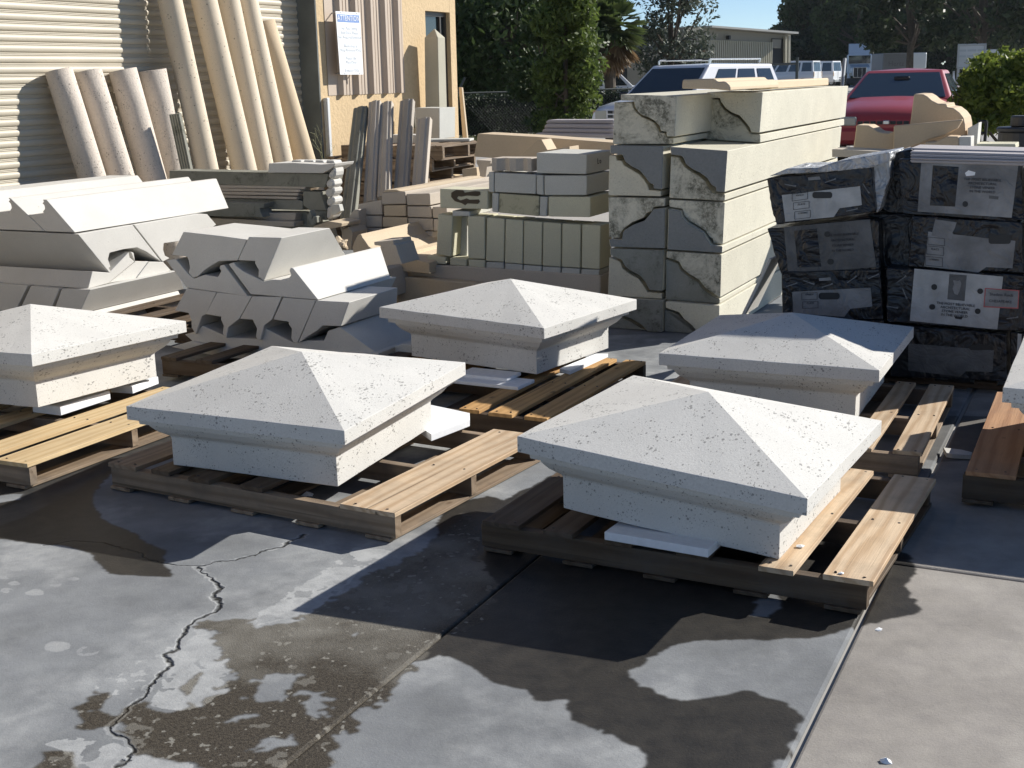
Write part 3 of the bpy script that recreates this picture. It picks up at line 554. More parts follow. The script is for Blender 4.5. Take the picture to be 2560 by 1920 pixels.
prism_px('stone_block', 'Y1', [(150, 855), (780, 900), (780, 1300), (150, 1300)], PP_+V*.01, .5, M_pink, 'tan blocks base buried under the low moulding pile', 'block')
PM = Vector(dep('Y1', (300, 950), 8.2)); GM = 'broken cornice pieces before the tan pile'
prism_px('cornice_piece', 'Y1', [(88, 918), (98, 880), (128, 820), (148, 815), (158, 840), (176, 862), (205, 905), (250, 935), (285, 975), (300, 1060), (180, 1080), (110, 1000)], PM, 1, M_beige, 'sunlit cream cornice length with egg shaped carving, left of the broken pieces', 'moulding', GM, Lx=(2, 575))
prism_px('cornice_piece', 'Y1', [(418, 985), (452, 950), (470, 952), (476, 975), (530, 990), (560, 1005), (640, 1020), (640, 1100), (430, 1080)], PM+V*.05, 1, M_beige, 'sunlit cream cornice length running up to the leftmost upright block', 'moulding', GM, Lx=(1, 700))
prism_px('cornice_piece', 'Y1', [(242, 872), (380, 862), (385, 892), (400, 895), (415, 950), (446, 1030), (310, 1045), (262, 990), (290, 900), (245, 895)], PM-V*.35, .22, M_pink, 'shaded brown cove moulding end standing behind the white cornice pile', 'moulding', GM)
prism_px('cornice_piece', 'Y1', [(190, 1170), (225, 1085), (270, 1060), (300, 1080), (330, 1200), (330, 1280), (190, 1280)], PM-V*.2, .3, M_pink, 'brown stone lump in shade below the brown cove moulding', 'moulding', GM)
prism_px('scroll_bracket', 'Y1', [(0, 770), (25, 735), (62, 718), (72, 680), (100, 642), (133, 640), (140, 940), (85, 930), (95, 800), (60, 745), (40, 760), (10, 800)], PP_-V*.1, .25, M_pink, 'tan scroll bracket left of the low tan pile', 'bracket')
prism_px('scroll_bracket', 'Y1', [(10, 790), (60, 765), (90, 800), (80, 930), (20, 930)], PP_-V*.25, .2, M_beige, 'rounded tan bracket below the scroll bracket', 'bracket')
prism_px('stone_offcut', 'U4', [(1360, 150), (1480, 112), (1590, 128), (1585, 158), (1490, 178), (1340, 175)], PM+V*.4, .25, M_beige, 'rough cream flat stone behind the centre white pile', 'stone')
bm = bmesh.new(); bmesh.ops.create_icosphere(bm, subdivisions=3, radius=.05)
for v in bm.verts: v.co *= 1+.35*math.sin(v.co.x*90)*math.cos(v.co.z*80)+random.uniform(-.12, .12)
me = bpy.data.meshes.new('foam_crust'); bm.to_mesh(me); bm.free(); me.materials.append(M_beige); o = bpy.data.objects.new('foam_crust', me); link(o); P = onp('U4', (1580, 270), PM+V*.1, V); o.location = P; o.location.z -= .03; tag(o, 'rough cream rubble lump right of the centre white pile', 'rubble')

# ------------------------------------------------------------------ posts leaning near the wall
def bar(name, P0, P1, prof, mat, label, cat, group=None, face=None, bev=.003, parent=None):
    P0, P1 = Vector(P0), Vector(P1); d = (P1-P0).normalized(); x = U-d*U.dot(d); x.normalize(); y = x.cross(d)*-1
    pts = [P0+x*a+y*b for a, b in prof]; o = MB().prism(pts, [P1-P0]*len(pts)).build(name, mat, parent, bev=bev)
    return tag(o, label, cat, group) if label else o
def mprof(w_, t_, g=3, dp=.006):
    if g == 0: return [(-w_/2, t_), (w_/2, t_), (w_/2, .012), (w_*.30, .010), (w_*.22, 0), (-w_*.12, 0), (-w_*.2, .008), (-w_*.38, .004), (-w_/2, .01)]
    p = [(-w_/2, t_), (w_/2, t_), (w_/2, 0)]
    for i in range(g):
        a = w_/2-w_*(i+.5)/g; e = w_/g*.22; p += [(a+e, 0), (a, dp), (a-e, 0)]
    return p+[(-w_/2, 0)]
for i, (t, b_, wd_, mm, Yt, Yb, lb) in enumerate([((255, 682), (170, 1400), .125, M_green, 10.9, 10.0, 'dark mossy moulding post leaning leftmost against the stucco wall'),
   ((345, 645), (312, 1292), .105, M_pink, 10.9, 10.2, 'fluted pinkish post leaning, second from the left'), ((420, 650), (402, 1255), .105, M_pink, 10.9, 10.2, 'fluted pinkish post leaning, third from the left, with lit right edge'),
   ((552, 636), (512, 1215), .12, stone('brown_grey_post_stone', (.40, .36, .31), pits=.4, mott=.12), 10.9, 10.3, 'fluted grey post leaning before the pallet stack, chipped lit top corner'), ((662, 753), (628, 1195), .12, M_pink, 10.7, 10.3, 'shorter rough-edged post leaning before the pallet stack')]):
    bar('moulding_post', dep('Z2', b_, Yb)-Vector((0, 0, 0)), dep('Z2', t, Yt), mprof(wd_, .06, 0), mm, lb, 'post', 'moulding posts leaning in a row')

# ------------------------------------------------------------------ building wall frame
P0 = Vector((-3.611, 9.3, 0))         # a point on the shutter plane
def wall(k, p, off=0): return onp(k, p, P0+U*off, U)
def ws(P): return (Vector(P)-P0).dot(V)   # run along the wall
def wp(s, off, z): return P0+V*s+U*off+ZZ*z
# columns: low point a set distance off the wall, top found in the upright plane square to the wall
GC = 'stone columns leaning on the roll-up shutter'
def column(label, k, top, low, rad, off, mm, group=GC, half=False, cut=None, nseg=28, name='stone_column'):
    NL = V+ZZ*.10; lo_, hi_ = .05, 1.2
    for _ in range(30):
        off = (lo_+hi_)/2; Lw = wall(k, low, off); T = onp(k, top, Lw, NL)
        if (T-P0).dot(U) > rad+.015: hi_ = off
        else: lo_ = off
    d = (Lw-T); B = T+d*(T.z/(T.z-Lw.z)) if Lw.z < T.z else Lw
    dn = (B-T).normalized(); x = V.cross(dn).normalized(); y = dn.cross(x); m_ = MB(); n = nseg
    rng_ = [2*math.pi*i/n for i in range(n)]
    for j in range(7):
        for a in rng_: m_.v.append(T+(B-T)*(j/6)+(x*math.cos(a)+y*math.sin(a))*(rad*(.985 if j == 0 else 1)))
    for j in range(6):
        for i in range(n): m_.f.append((j*n+i, j*n+(i+1) % n, (j+1)*n+(i+1) % n, (j+1)*n+i))
    m_.f += [tuple(range(n)), tuple(range(6*n, 7*n))[::-1]]
    o = m_.build(name, mm, smooth=True)
    for p in o.data.polygons:
        if len(p.vertices) > 4: p.use_smooth = False
    print(label[:34], 'topoff', round((T-P0).dot(U), 2), 'z', round(T.z, 2), 'lowz', round(Lw.z, 2), 's', round(ws(T), 2))
    return tag(o, label, 'column', group)
GS_ = 'short pitted columns leaning in a row of four'
column('leftmost short pinkish pitted column leaning on the shutter', 'U1', (505, 605), (800, 1540), .102, .38, M_columnp, GS_)
column('second short pitted column from the left', 'U1', (760, 612), (1045, 1530), .104, .38, M_columnp, GS_)
column('third short pitted column from the left', 'U1', (1060, 605), (1320, 1550), .110, .38, M_columnp, GS_)
column('fourth short pitted column, behind the grey reeded strip', 'U1', (1318, 605), (1505, 1540), .112, .38, M_columnp, GS_)
GL_ = 'tall beige columns running out of view'
def tall(label, lo_, hi_, rad, off): 
    NL = V+ZZ*.10; a_, b2 = .05, 1.2
    for _ in range(30):
        off = (a_+b2)/2; Lw = wall('U2', lo_, off); T = onp('U2', hi_, Lw, NL); d = (T-Lw).normalized(); t_ = (2.95-Lw.z)/d.z
        if (Lw+d*t_-P0).dot(U) > rad+.015: b2 = off
        else: a_ = off
    t_ = (2.95-Lw.z)/d.z; T2 = Lw+d*t_; B = Lw-d*(Lw.z/d.z)
    m_ = MB(); x = V.cross(d).normalized(); y = d.cross(x); n = 32
    for j in range(9):
        for a in [2*math.pi*i/n for i in range(n)]: m_.v.append(B+(T2-B)*(j/8)+(x*math.cos(a)+y*math.sin(a))*rad)
    for j in range(8):
        for i in range(n): m_.f.append((j*n+i, j*n+(i+1) % n, (j+1)*n+(i+1) % n, (j+1)*n+i))
    m_.f += [tuple(range(n))[::-1], tuple(range(8*n, 9*n))]
    o = m_.build('stone_column', M_column, smooth=True)
    print(label[:30], 'off at y0', round((T-P0).dot(U), 2), 'offtop', round((T2-P0).dot(U), 2), 's', round(ws(T), 2))
    return tag(o, label, 'column', GL_)
tall('tall beige column, leftmost, beside the reeded strip', (408, 1480), (85, 0), .098, .95)
tall('tall beige column, second from the left', (732, 1480), (380, 0), .108, .95)
tall('tall beige column, third, touching the second', (880, 1420), (585, 0), .103, .90)
tall('tall column half in brown shade behind the cut column', (1055, 1400), (745, 0), .100, .72)
column('short smooth tan column leaning at the right end, cut foot in shade', 'U2', (895, 190), (1245, 1385), .106, .55, M_columns, None)
Lw = wall('U1', (1620, 1550), .50); T = onp('U1', (1500, 985), Lw, V+ZZ*.1)
bar('reeded_strip', Lw-(T-Lw)*.55, T, mprof(.10, .035, 4, .014), M_green, 'grey green reeded strip leaning on the fourth short column', 'moulding')

# ------------------------------------------------------------------ flat stack of long boards and mouldings
PH = Vector(dep('U5', (1400, 700), 9.2)); GH = 'moulding lengths in the low flat stack'
for lb, pts, mm, dpt, off in [
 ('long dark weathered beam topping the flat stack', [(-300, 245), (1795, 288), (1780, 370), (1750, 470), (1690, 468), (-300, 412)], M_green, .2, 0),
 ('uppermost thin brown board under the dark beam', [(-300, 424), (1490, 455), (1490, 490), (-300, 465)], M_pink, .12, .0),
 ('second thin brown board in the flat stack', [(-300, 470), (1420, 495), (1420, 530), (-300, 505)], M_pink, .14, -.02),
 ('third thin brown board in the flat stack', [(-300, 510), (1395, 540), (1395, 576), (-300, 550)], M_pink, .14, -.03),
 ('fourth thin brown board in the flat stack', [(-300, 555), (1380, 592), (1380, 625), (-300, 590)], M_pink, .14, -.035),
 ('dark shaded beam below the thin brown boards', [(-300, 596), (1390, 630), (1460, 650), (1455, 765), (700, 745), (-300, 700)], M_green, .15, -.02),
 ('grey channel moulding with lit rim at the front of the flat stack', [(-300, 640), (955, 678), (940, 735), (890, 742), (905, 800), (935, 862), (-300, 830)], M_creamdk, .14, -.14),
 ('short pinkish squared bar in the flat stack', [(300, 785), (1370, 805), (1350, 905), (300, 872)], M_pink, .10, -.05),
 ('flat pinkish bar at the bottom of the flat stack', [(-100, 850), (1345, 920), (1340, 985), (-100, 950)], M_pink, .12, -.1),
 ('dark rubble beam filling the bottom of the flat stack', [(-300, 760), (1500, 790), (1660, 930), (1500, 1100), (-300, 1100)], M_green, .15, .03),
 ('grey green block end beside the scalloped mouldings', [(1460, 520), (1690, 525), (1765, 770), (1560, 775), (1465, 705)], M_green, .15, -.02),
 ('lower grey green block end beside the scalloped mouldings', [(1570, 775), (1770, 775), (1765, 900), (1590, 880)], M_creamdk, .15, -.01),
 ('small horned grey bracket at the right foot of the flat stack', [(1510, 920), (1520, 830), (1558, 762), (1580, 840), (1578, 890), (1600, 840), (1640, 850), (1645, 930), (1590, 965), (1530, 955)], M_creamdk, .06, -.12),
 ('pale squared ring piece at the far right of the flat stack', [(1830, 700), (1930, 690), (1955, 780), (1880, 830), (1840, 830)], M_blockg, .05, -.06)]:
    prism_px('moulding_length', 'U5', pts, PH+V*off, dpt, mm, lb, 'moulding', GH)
for i, (pts, off) in enumerate([([(1790, 290), (1870, 195), (1892, 240), (1880, 330), (1840, 350), (1790, 345)], .0), ([(1780, 370), (1840, 350), (1875, 400), (1860, 455), (1800, 485), (1750, 440)], .0), ([(1760, 490), (1850, 460), (1880, 500), (1850, 570), (1790, 610), (1735, 540)], .01), ([(1770, 620), (1845, 580), (1885, 640), (1850, 700), (1790, 720), (1760, 680)], .02), ([(1770, 730), (1830, 712), (1870, 740), (1850, 850), (1800, 895), (1760, 870)], .02)]):
    prism_px('scalloped_moulding_end', 'U5', pts, PH+V*(off-.03), .12, M_white, f'{["top","second","third","fourth","bottom"][i]} rounded white moulding end in the scalloped column beside the flat stack', 'moulding', 'scalloped white moulding ends', bev=.012)
prism_px('cornice_piece', 'U5', [(1010, 150), (1340, 145), (1700, 165), (1885, 150), (1870, 190), (1800, 235), (1720, 280), (1000, 272)], PH-V*.04, .25, M_white, 'white concave cornice piece on top of the flat stack right end', 'moulding')
for i, x in enumerate([(1310, 1450), (1470, 1610), (1620, 1740), (1765, 1880)]):
    prism_px('tile_offcut', 'U5', [(x[0], 145), (x[0]+5, 108), (x[1]-20, 112), (x[1], 150)], PH+V*.1, .1, M_white, f'{["first","second","third","last"][i]} small white offcut from the left along the top of the flat stack', 'offcut')

# ------------------------------------------------------------------ white cornice piles
PL_ = gnd('U4', (300, 1075), .15); print('pile M plane', PL_)
GW = 'white cornice lengths in the centre pile'
sh = {}
def cor(lb, pts, mat=M_white, Lx=None, L=1, shear=0, off=0, k='U4', P=None, g=GW, **kw):
    return prism_px('cornice_length', k, pts, (P or PL_)+V*off, L, mat, lb, 'moulding', g, Lx=Lx, shear=shear, bev=.0025, **kw)
cor('left piece of the top layer, upside down crown section in blue shade', [(262, 200), (560, 233), (795, 265), (715, 440), (560, 445), (500, 480), (440, 520), (380, 575), (345, 585), (305, 545), (315, 500), (305, 440), (290, 405), (165, 395)], Lx=(0, 690), shear=-1.1)
cor('right piece of the top layer with a broad sunlit side', [(810, 243), (1085, 250), (935, 612), (905, 585), (890, 580), (893, 520), (860, 460), (865, 445), (720, 438)], Lx=(1, 1490), shear=-1.6)
cor('left piece of the second layer, notch facing up', [(118, 440), (290, 668), (800, 738), (603, 476), (570, 482), (565, 505), (578, 530), (552, 578), (440, 560), (350, 592), (300, 550), (200, 430)], L=.75, shear=.6)
cor('right piece of the second layer with a tall flared lit side', [(640, 470), (685, 455), (700, 480), (760, 530), (880, 588), (935, 615), (1000, 600), (1135, 606), (1165, 560), (1150, 525), (1162, 500), (1180, 505), (1392, 770), (825, 722)], Lx=(11, 1915), shear=.9)
for lb, pts in [('leftmost', [(290, 673), (540, 706), (455, 890), (420, 905), (365, 1060), (330, 1000), (328, 940), (305, 880), (190, 860)]),
 ('second', [(545, 707), (835, 740), (730, 930), (640, 1000), (622, 1095), (590, 1050), (600, 990), (575, 930), (580, 912), (450, 890)]),
 ('third', [(840, 741), (1085, 746), (1005, 935), (940, 985), (910, 1105), (885, 1105), (870, 1080), (878, 1010), (850, 955), (845, 937), (735, 930)]),
 ('fourth', [(1098, 750), (1372, 773), (1220, 1127), (1185, 1125), (1165, 1090), (1170, 1010), (1145, 975), (1145, 955), (1015, 935)])]:
    cor(f'{lb} notched cornice end in the third layer from the top', pts, L=.8)
cor('rightmost piece of the third layer with shaded flank and lit top strip', [(1376, 776), (1652, 790), (1580, 992), (1430, 985), (1380, 1030), (1290, 1085), (1260, 1110), (1225, 1130)], Lx=(1, 2060), shear=-.6)
cor('wide bottom layer piece under the notched ends', [(275, 1060), (370, 1050), (420, 985), (640, 1085), (900, 1100), (950, 1010), (1180, 1127), (1300, 1112), (1440, 1112), (1475, 1030), (1575, 998), (1880, 1212), (800, 1214), (360, 1135)], L=.8, off=.02)
prism_px('stone_slab', 'U4', [(160, 1165), (320, 1118), (800, 1215), (1900, 1215), (1900, 1262), (640, 1262)], PL_-V*.01, .8, M_white, 'thin white slab under the centre cornice pile', 'slab')
prism_px('stone_slab', 'U4', [(1850, 1215), (2100, 1140), (2175, 1150), (2175, 1262), (1850, 1262)], PL_+V*.15, .6, M_white, 'white slab end poking out right of the centre cornice pile', 'slab')
q = gnd('U4', (40, 1250), .12); cM = q+U*.62+V*.55
pallet('dark pallet under the centre white cornice pile', cM.x, cM.y, YAW, .125, w_=1.2, d_=1.1, mt=M_woodd, mb=M_woodd, group=None)
# left pile
q = gnd('Y4', (1000, 600), .0); PQ = PL_+V*.35; GQ = 'white cornice lengths in the left pile'
k3 = 'U3'
def cq(lb, pts, **kw): return cor(lb, pts, k=k3, P=PQ, g=GQ, **kw)
cq('nearest top layer cornice of the left pile with the widest lit side', [(400, 298), (437, 300), (705, 608), (425, 597), (265, 440), (412, 437), (402, 410), (422, 385), (415, 350), (396, 332), (412, 318)], Lx=(1, 2042), shear=.75)
cq('second top layer cornice of the left pile', [(75, 282), (95, 285), (262, 442), (420, 597), (-60, 577), (-60, 416), (100, 418), (95, 400), (108, 375), (100, 340), (78, 315), (92, 300)], Lx=(1, 1780), shear=.6)
cq('rear top layer cornice of the left pile, cut off by the left edge', [(-520, 236), (-230, 239), (-66, 415), (-66, 575), (-520, 555)], Lx=(1, 1300), shear=.3)
nU = U
Pc1 = onp(k3, (735, 625), PQ, V)
def cu(lb, pts, L=1.5, P=None, mat=M_white, shear=0):
    return prism_px('cornice_length', k3, pts, P or Pc1, L, mat, lb, 'moulding', GQ, n=U, dr=-U, bev=.0025)
cu('second layer cornice of the left pile ending in a sunlit notched profile', [(735, 625), (1250, 536), (1522, 885), (1470, 852), (1380, 790), (1292, 750), (1160, 768), (1035, 800), (1020, 860), (1045, 935), (1028, 942), (1050, 985), (1030, 985)])
cu('rear second layer cornice of the left pile, notch half behind the centre pile', [(1262, 536), (1880, 430), (1955, 436), (2040, 535), (1850, 660), (1680, 692), (1545, 710), (1540, 770), (1558, 828), (1600, 850), (1535, 884)], L=1.3)
cu('third layer cornice of the left pile, lower shaded mitred end', [(870, 975), (1030, 987), (1215, 795), (1225, 845), (1270, 882), (1020, 1088), (830, 1138)])
cu('third layer middle cornice of the left pile in soft shade', [(1232, 788), (1262, 800), (1275, 880), (1378, 882), (1400, 880), (1280, 1042), (1026, 1086), (1275, 886)], P=Pc1-U*.01)
cu('third layer rear cornice of the left pile beside the centre pile', [(1405, 884), (1540, 886), (1612, 965), (1500, 1005), (1288, 1040)], L=1.3)
for lb, pts in [('leftmost', [(-260, 1062), (-20, 1086), (-150, 1330), (-400, 1330)]), ('second', [(-8, 1087), (262, 1110), (145, 1345), (-140, 1345)]), ('third', [(290, 1112), (560, 1138), (470, 1352), (180, 1345)])]:
    cq(f'{lb} blue-shaded cornice end in the bottom layer of the left pile', pts, L=.9)
cq('right end cornice of the bottom layer of the left pile with big lit side', [(582, 1140), (850, 1146), (745, 1375), (500, 1365)], Lx=(1, 1680), shear=-1.1)
prism_px('cornice_length', k3, [(-400, 1350), (745, 1380), (840, 1560), (-400, 1560)], PQ, .9, M_white, 'lowest hidden cornice bearing the left pile', 'moulding', GQ)
pz = gnd('Y4', (930, 560), .1)
pallet('dark pallet carrying the left white cornice pile', (PQ+U*(-.35)+V*.55).x, (PQ+U*(-.35)+V*.55).y, YAW, .12, w_=1.5, d_=1.1, mt=M_woodd, mb=M_woodd, group=None)

# ------------------------------------------------------------------ black cartons of stone veneer
M_cart = plain('black_waxed_carton', (.012, .013, .016), .6, nz=.5, nsc=14, var=.2)
M_lab = plain('soiled_white_label', (.40, .41, .41), .7, nz=.22, nsc=10)
M_labd = plain('grimy_grey_label', (.115, .118, .12), .8, nz=.35, nsc=7)
M_labg = plain('greyed_label', (.22, .225, .23), .8, nz=.35, nsc=7)
M_plas = plain('crinkled_plastic_wrap', (.45, .46, .47), .3, nz=.4, nsc=9)
M_red = plain('faded_red_print', (.45, .12, .12), .8)
M_scr = plain('scuffed_grey_carton', (.16, .17, .18), .7, nz=.3, nsc=30)
PK = gnd('X3', (1000, 330), .055); print('carton plane', PK)
def crinkle(mt, d, sc):
    n = mt.node_tree; b = n.nodes['Principled BSDF']; co = coords(n); a_ = noise(n, co, sc, 3, .5, 1.2); r_ = mth(n, 'ABSOLUTE', mth(n, 'SUBTRACT', a_, .5)); bump(n, b, mth(n, 'ADD', r_, mth(n, 'MULTIPLY', noise(n, co, sc*5, 3), .12)), d, 1.)
crinkle(M_cart, .05, 7); crinkle(M_plas, .09, 8); crinkle(M_lab, .012, 9); crinkle(M_labg, .02, 10); crinkle(M_labd, .02, 10)
M_cart.node_tree.nodes['Principled BSDF'].inputs['Roughness'].default_value = .36; M_plas.node_tree.nodes['Principled BSDF'].inputs['Roughness'].default_value = .25
NK = V.copy(); GK = 'black cartons of stone veneer'
def kp(p, off): return onp('Y3', p, PK-V*off, V)
def carton(label, quad, off=0, L=.42, labels=(), rough_=0):
    q = [onp('Y3', p, PK-V*off, V) for p in quad]; c0 = sum(q, Vector())/len(q); b = empty('carton', (c0.x, c0.y, min(v.z for v in q))); tag(b, label, 'carton', GK)
    inv = Matrix.Translation(-Vector(b.location))
    def P(o): o.parent = b; o.matrix_parent_inverse = inv; return o
    n_ = len(q); m_ = MB(); K = 8
    pts = []
    for i in range(n_):
        a_, c_ = q[i], q[(i+1) % n_]
        for j in range(K): pts.append(a_.lerp(c_, j/K)+Vector((0, 0, random.uniform(-.003, .003)*(1 if j else 0)))+U*random.uniform(-.002, .002))
    P(MB().prism(pts, V*L).build('carton_body', M_cart, recenter=False, bev=.004))
    for nm, pt, mm, kk in labels:
        if nm == 'panel': P(MB().prism([kp(p, off+.0015+.001*kk) for p in pt], V*.001).build('label_panel', mm, recenter=False))
        elif nm == 'hole':
            e = pt; x0, y0, x1, y1, r_ = e; hs = []
            for t in np.linspace(0, 2*math.pi, 20, endpoint=False):
                hs.append(((x0+x1)/2+((x1-x0)/2-r_)*(1 if math.cos(t) > 0 else -1)*(abs(math.cos(t)) > 1e-6)+r_*math.cos(t), (y0+y1)/2+((y1-y0)/2-r_)*(1 if math.sin(t) > 0 else -1)*(abs(math.sin(t)) > 1e-6)+r_*math.sin(t)))
            P(MB().prism([kp(p, off+.0045) for p in hs], V*.001).build('hand_hole', M_black, recenter=False))
        elif nm == 'text':
            p, s_, size, col = pt; xd = kp((p[0]+100, p[1]+kk), off)-kp(p, off)
            P(text('printed_text', s_, kp(p, off+.0062), xd, ZZ, size, col))
        elif nm == 'frame':
            (x0, y0, x1, y1, dy), col = pt, mm; t = 3
            for a_, b_ in (((x0, y0), (x1, y0+dy)), ((x1, y0+dy), (x1, y1+dy)), ((x1, y1+dy), (x0, y1)), ((x0, y1), (x0, y0))):
                A_, B_ = kp(a_, off+.0045), kp(b_, off+.0045); P(MB().tube(A_, B_, .0011, n=4).build('printed_frame', col, recenter=False))
    return b, P
tick = lambda y: None
def tool_marks(pts): 
    out = []
    for (x, y, a_) in pts:
        c_, s_ = math.cos(a_), math.sin(a_); L_ = 38
        out.append(('panel', [(x-c_*L_-s_*3, y-s_*L_+c_*3), (x+c_*L_-s_*3, y+s_*L_+c_*3), (x+c_*L_+s_*9, y+s_*L_-c_*9), (x+c_*L_*.6+s_*4, y+s_*L_*.6-c_*4), (x-c_*L_+s_*3, y-s_*L_-c_*3)], M_scr, .2))
    return out
lines = ['THE MOST BELIEVABLE', 'ARCHITECTURAL', 'STONE VENEER', 'IN THE WORLD']
# left column, from the top
carton('topmost left carton, tilted, white end label with oval hand hole and sagging plastic top', [(148, 275), (830, 203), (850, 490), (215, 575), (180, 480)], .05, .45, [
 ('panel', [(245, 383), (752, 325), (764, 448), (620, 468), (582, 525), (268, 556)], M_lab, 1), ('hole', (443, 362, 572, 404, 18), None, 0),
 ('frame', (312, 378, 412, 422, -14), M_ink, 0), ('frame', (320, 434, 422, 478, -12), M_ink, 0), ('frame', (328, 492, 430, 540, -12), M_ink, 0),
 ('text', ((362, 384), 'RANCH', .011, M_ink), None, -8), ('text', ((372, 443), 'FLATS', .013, M_ink), None, -8), ('text', ((380, 500), 'CORNERS', .010, M_ink), None, -8),
 ('panel', [(415, 268), (490, 262), (498, 282), (416, 288)], M_labg, 1)]+tool_marks([(300, 320, .2), (560, 290, -.3), (790, 340, 1.0), (700, 480, -.2)]))
carton('second left carton with grimy printed face and dark picture panel', [(150, 600), (815, 535), (872, 560), (880, 880), (240, 895)], .02, .45, [
 ('panel', [(258, 590), (815, 540), (858, 850), (345, 885), (285, 880)], M_labd, 1), ('panel', [(325, 615), (472, 600), (500, 848), (348, 852)], M_cart, 2), ('hole', (520, 618, 560, 655, 18), None, 0), ('hole', (540, 796, 582, 834, 19), None, 0),
 ]+[('text', ((640, 640+i*34), s_, .0145, M_ink), None, -6) for i, s_ in enumerate(lines)])
carton('third left carton with white end label, half behind the right hand cap', [(240, 880), (880, 865), (900, 1190), (250, 1200)], .03, .45, [
 ('panel', [(312, 1010), (820, 983), (832, 1105), (690, 1120), (650, 1172), (320, 1150)], M_labg, 1), ('hole', (484, 1015, 620, 1060, 20), None, 0), ('frame', (374, 1018, 474, 1062, -4), M_ink, 0), ('frame', (380, 1075, 480, 1118, -4), M_ink, 0),
 ('text', ((424, 1028), 'RANCH', .011, M_ink), None, -4), ('text', ((430, 1084), 'FLATS', .013, M_ink), None, -4), ('panel', [(485, 922), (560, 916), (566, 936), (488, 940)], M_labg, 1)]+tool_marks([(310, 965, -.3), (420, 950, .35), (700, 930, -.6), (840, 910, -.4), (540, 970, -.3)]))
carton('lowest left carton lost in deep shade behind the cap', [(250, 1203), (905, 1195), (915, 1500), (255, 1520)], .03, .45)
# right column
carton('topmost right carton with ribbed grey face and stone veneer slogan', [(1000, 150), (1790, 165), (1815, 545), (1740, 552), (1030, 500)], 0, .45, [
 ('panel', [(1150, 160), (1780, 180), (1735, 530), (1125, 490)], M_labg, 1), ('panel', [(1225, 190), (1392, 200), (1368, 458), (1205, 450)], M_cart, 2), ('hole', (1416, 422, 1452, 460, 18), None, 0),
 ('panel', [(1432, 240), (1455, 222), (1500, 235), (1495, 255), (1440, 260)], M_foam, 2), ('panel', [(1588, 385), (1650, 392), (1648, 412), (1588, 405)], M_labd, 2)]+[('text', ((1545, 284+i*26), s_, .0155, M_ink), None, 4) for i, s_ in enumerate(lines)])
carton('second right carton with torn hand hole flap and grey end label', [(1090, 520), (1800, 560), (1815, 890), (1065, 848)], -.0, .45, [
 ('panel', [(1195, 620), (1760, 680), (1740, 858), (1570, 850), (1520, 885), (1168, 845)], M_labg, 1), ('hole', (1585, 640, 1730, 700, 20), None, 0), ('panel', [(1240, 540), (1378, 560), (1345, 668), (1215, 645)], M_labg, 3), ('panel', [(1380, 570), (1595, 600), (1580, 665), (1350, 630)], M_cart, 4),
 ('frame', (1192, 655, 1300, 702, 10), M_ink, 0), ('frame', (1184, 712, 1294, 765, 10), M_ink, 0), ('frame', (1175, 780, 1286, 838, 10), M_ink, 0), ('text', ((1238, 735), 'FLATS', .013, M_ink), None, 8), ('text', ((1230, 802), 'CORNERS', .010, M_ink), None, 8)])
hs = [('hole', (1214, 960, 1252, 998, 18), None, 0), ('hole', (1512, 988, 1550, 1024, 18), None, 0), ('hole', (1200, 1090, 1240, 1126, 18), None, 0), ('hole', (1496, 1118, 1534, 1154, 18), None, 0)]
carton('third right carton with clean white face, four holes and red edged sticker', [(925, 855), (1815, 905), (1815, 1270), (1665, 1262), (925, 1205)], .03, .45, [
 ('panel', [(1105, 860), (1680, 912), (1642, 1255), (1075, 1198)], M_lab, 1), ('panel', [(1332, 895), (1444, 903), (1430, 1070), (1318, 1058)], M_labd, 2)]+hs+[
 ('panel', [(1355, 935), (1385, 940), (1400, 935), (1408, 955), (1400, 1000), (1385, 1030), (1365, 1025), (1352, 990), (1362, 960)], M_labg, 2.6)]+[('text', ((1372-i*3, 1092+i*24), s_, .0165, M_ink), None, 8) for i, s_ in enumerate(lines)]+[
 ('panel', [(1362, 1168), (1420, 1172), (1410, 1190), (1370, 1184)], M_ink, 2),
 ('panel', [(1562, 985), (1785, 1000), (1778, 1120), (1552, 1110)], M_red, 3), ('panel', [(1568, 991), (1779, 1006), (1772, 1113), (1559, 1103)], M_labg, 3.7), ('text', ((1668, 1030), 'Shadow Rock', .018, M_ink), None, 6), ('text', ((1662, 1073), 'CHESAPEAKE', .0165, M_ink), None, 6)]+tool_marks([(1020, 930, -.6), (1740, 1180, -.1), (1040, 1020, 1.2), (960, 1110, .2)]))
carton('lowest right carton in deep shade resting on the pallet boards', [(930, 1215), (1700, 1285), (1705, 1590), (950, 1560)], .03, .45, [
 ('panel', [(1065, 1345), (1620, 1390), (1610, 1530), (1440, 1525), (1400, 1560), (1065, 1520)], M_labd, 1), ('hole', (1460, 1352, 1595, 1388, 16), None, 0)])
# column further right
carton('carton in the next column cut off by the right edge', [(1830, 190), (2250, 215), (2260, 560), (1840, 540)], -.02, .4)
carton('middle carton of the column cut off by the right edge', [(1830, 560), (2250, 590), (2260, 920), (1835, 900)], -.03, .4)
carton('lower carton of the column cut off by the right edge', [(1825, 930), (2250, 960), (2260, 1260), (1830, 1240)], -.03, .4)
carton('bottom carton of the column cut off by the right edge', [(1725, 1270), (2250, 1290), (2260, 1620), (1730, 1600)], .02, .4, [('panel', [(1775, 1280), (1800, 1285), (1790, 1480), (1765, 1480)], M_lab, 1)])
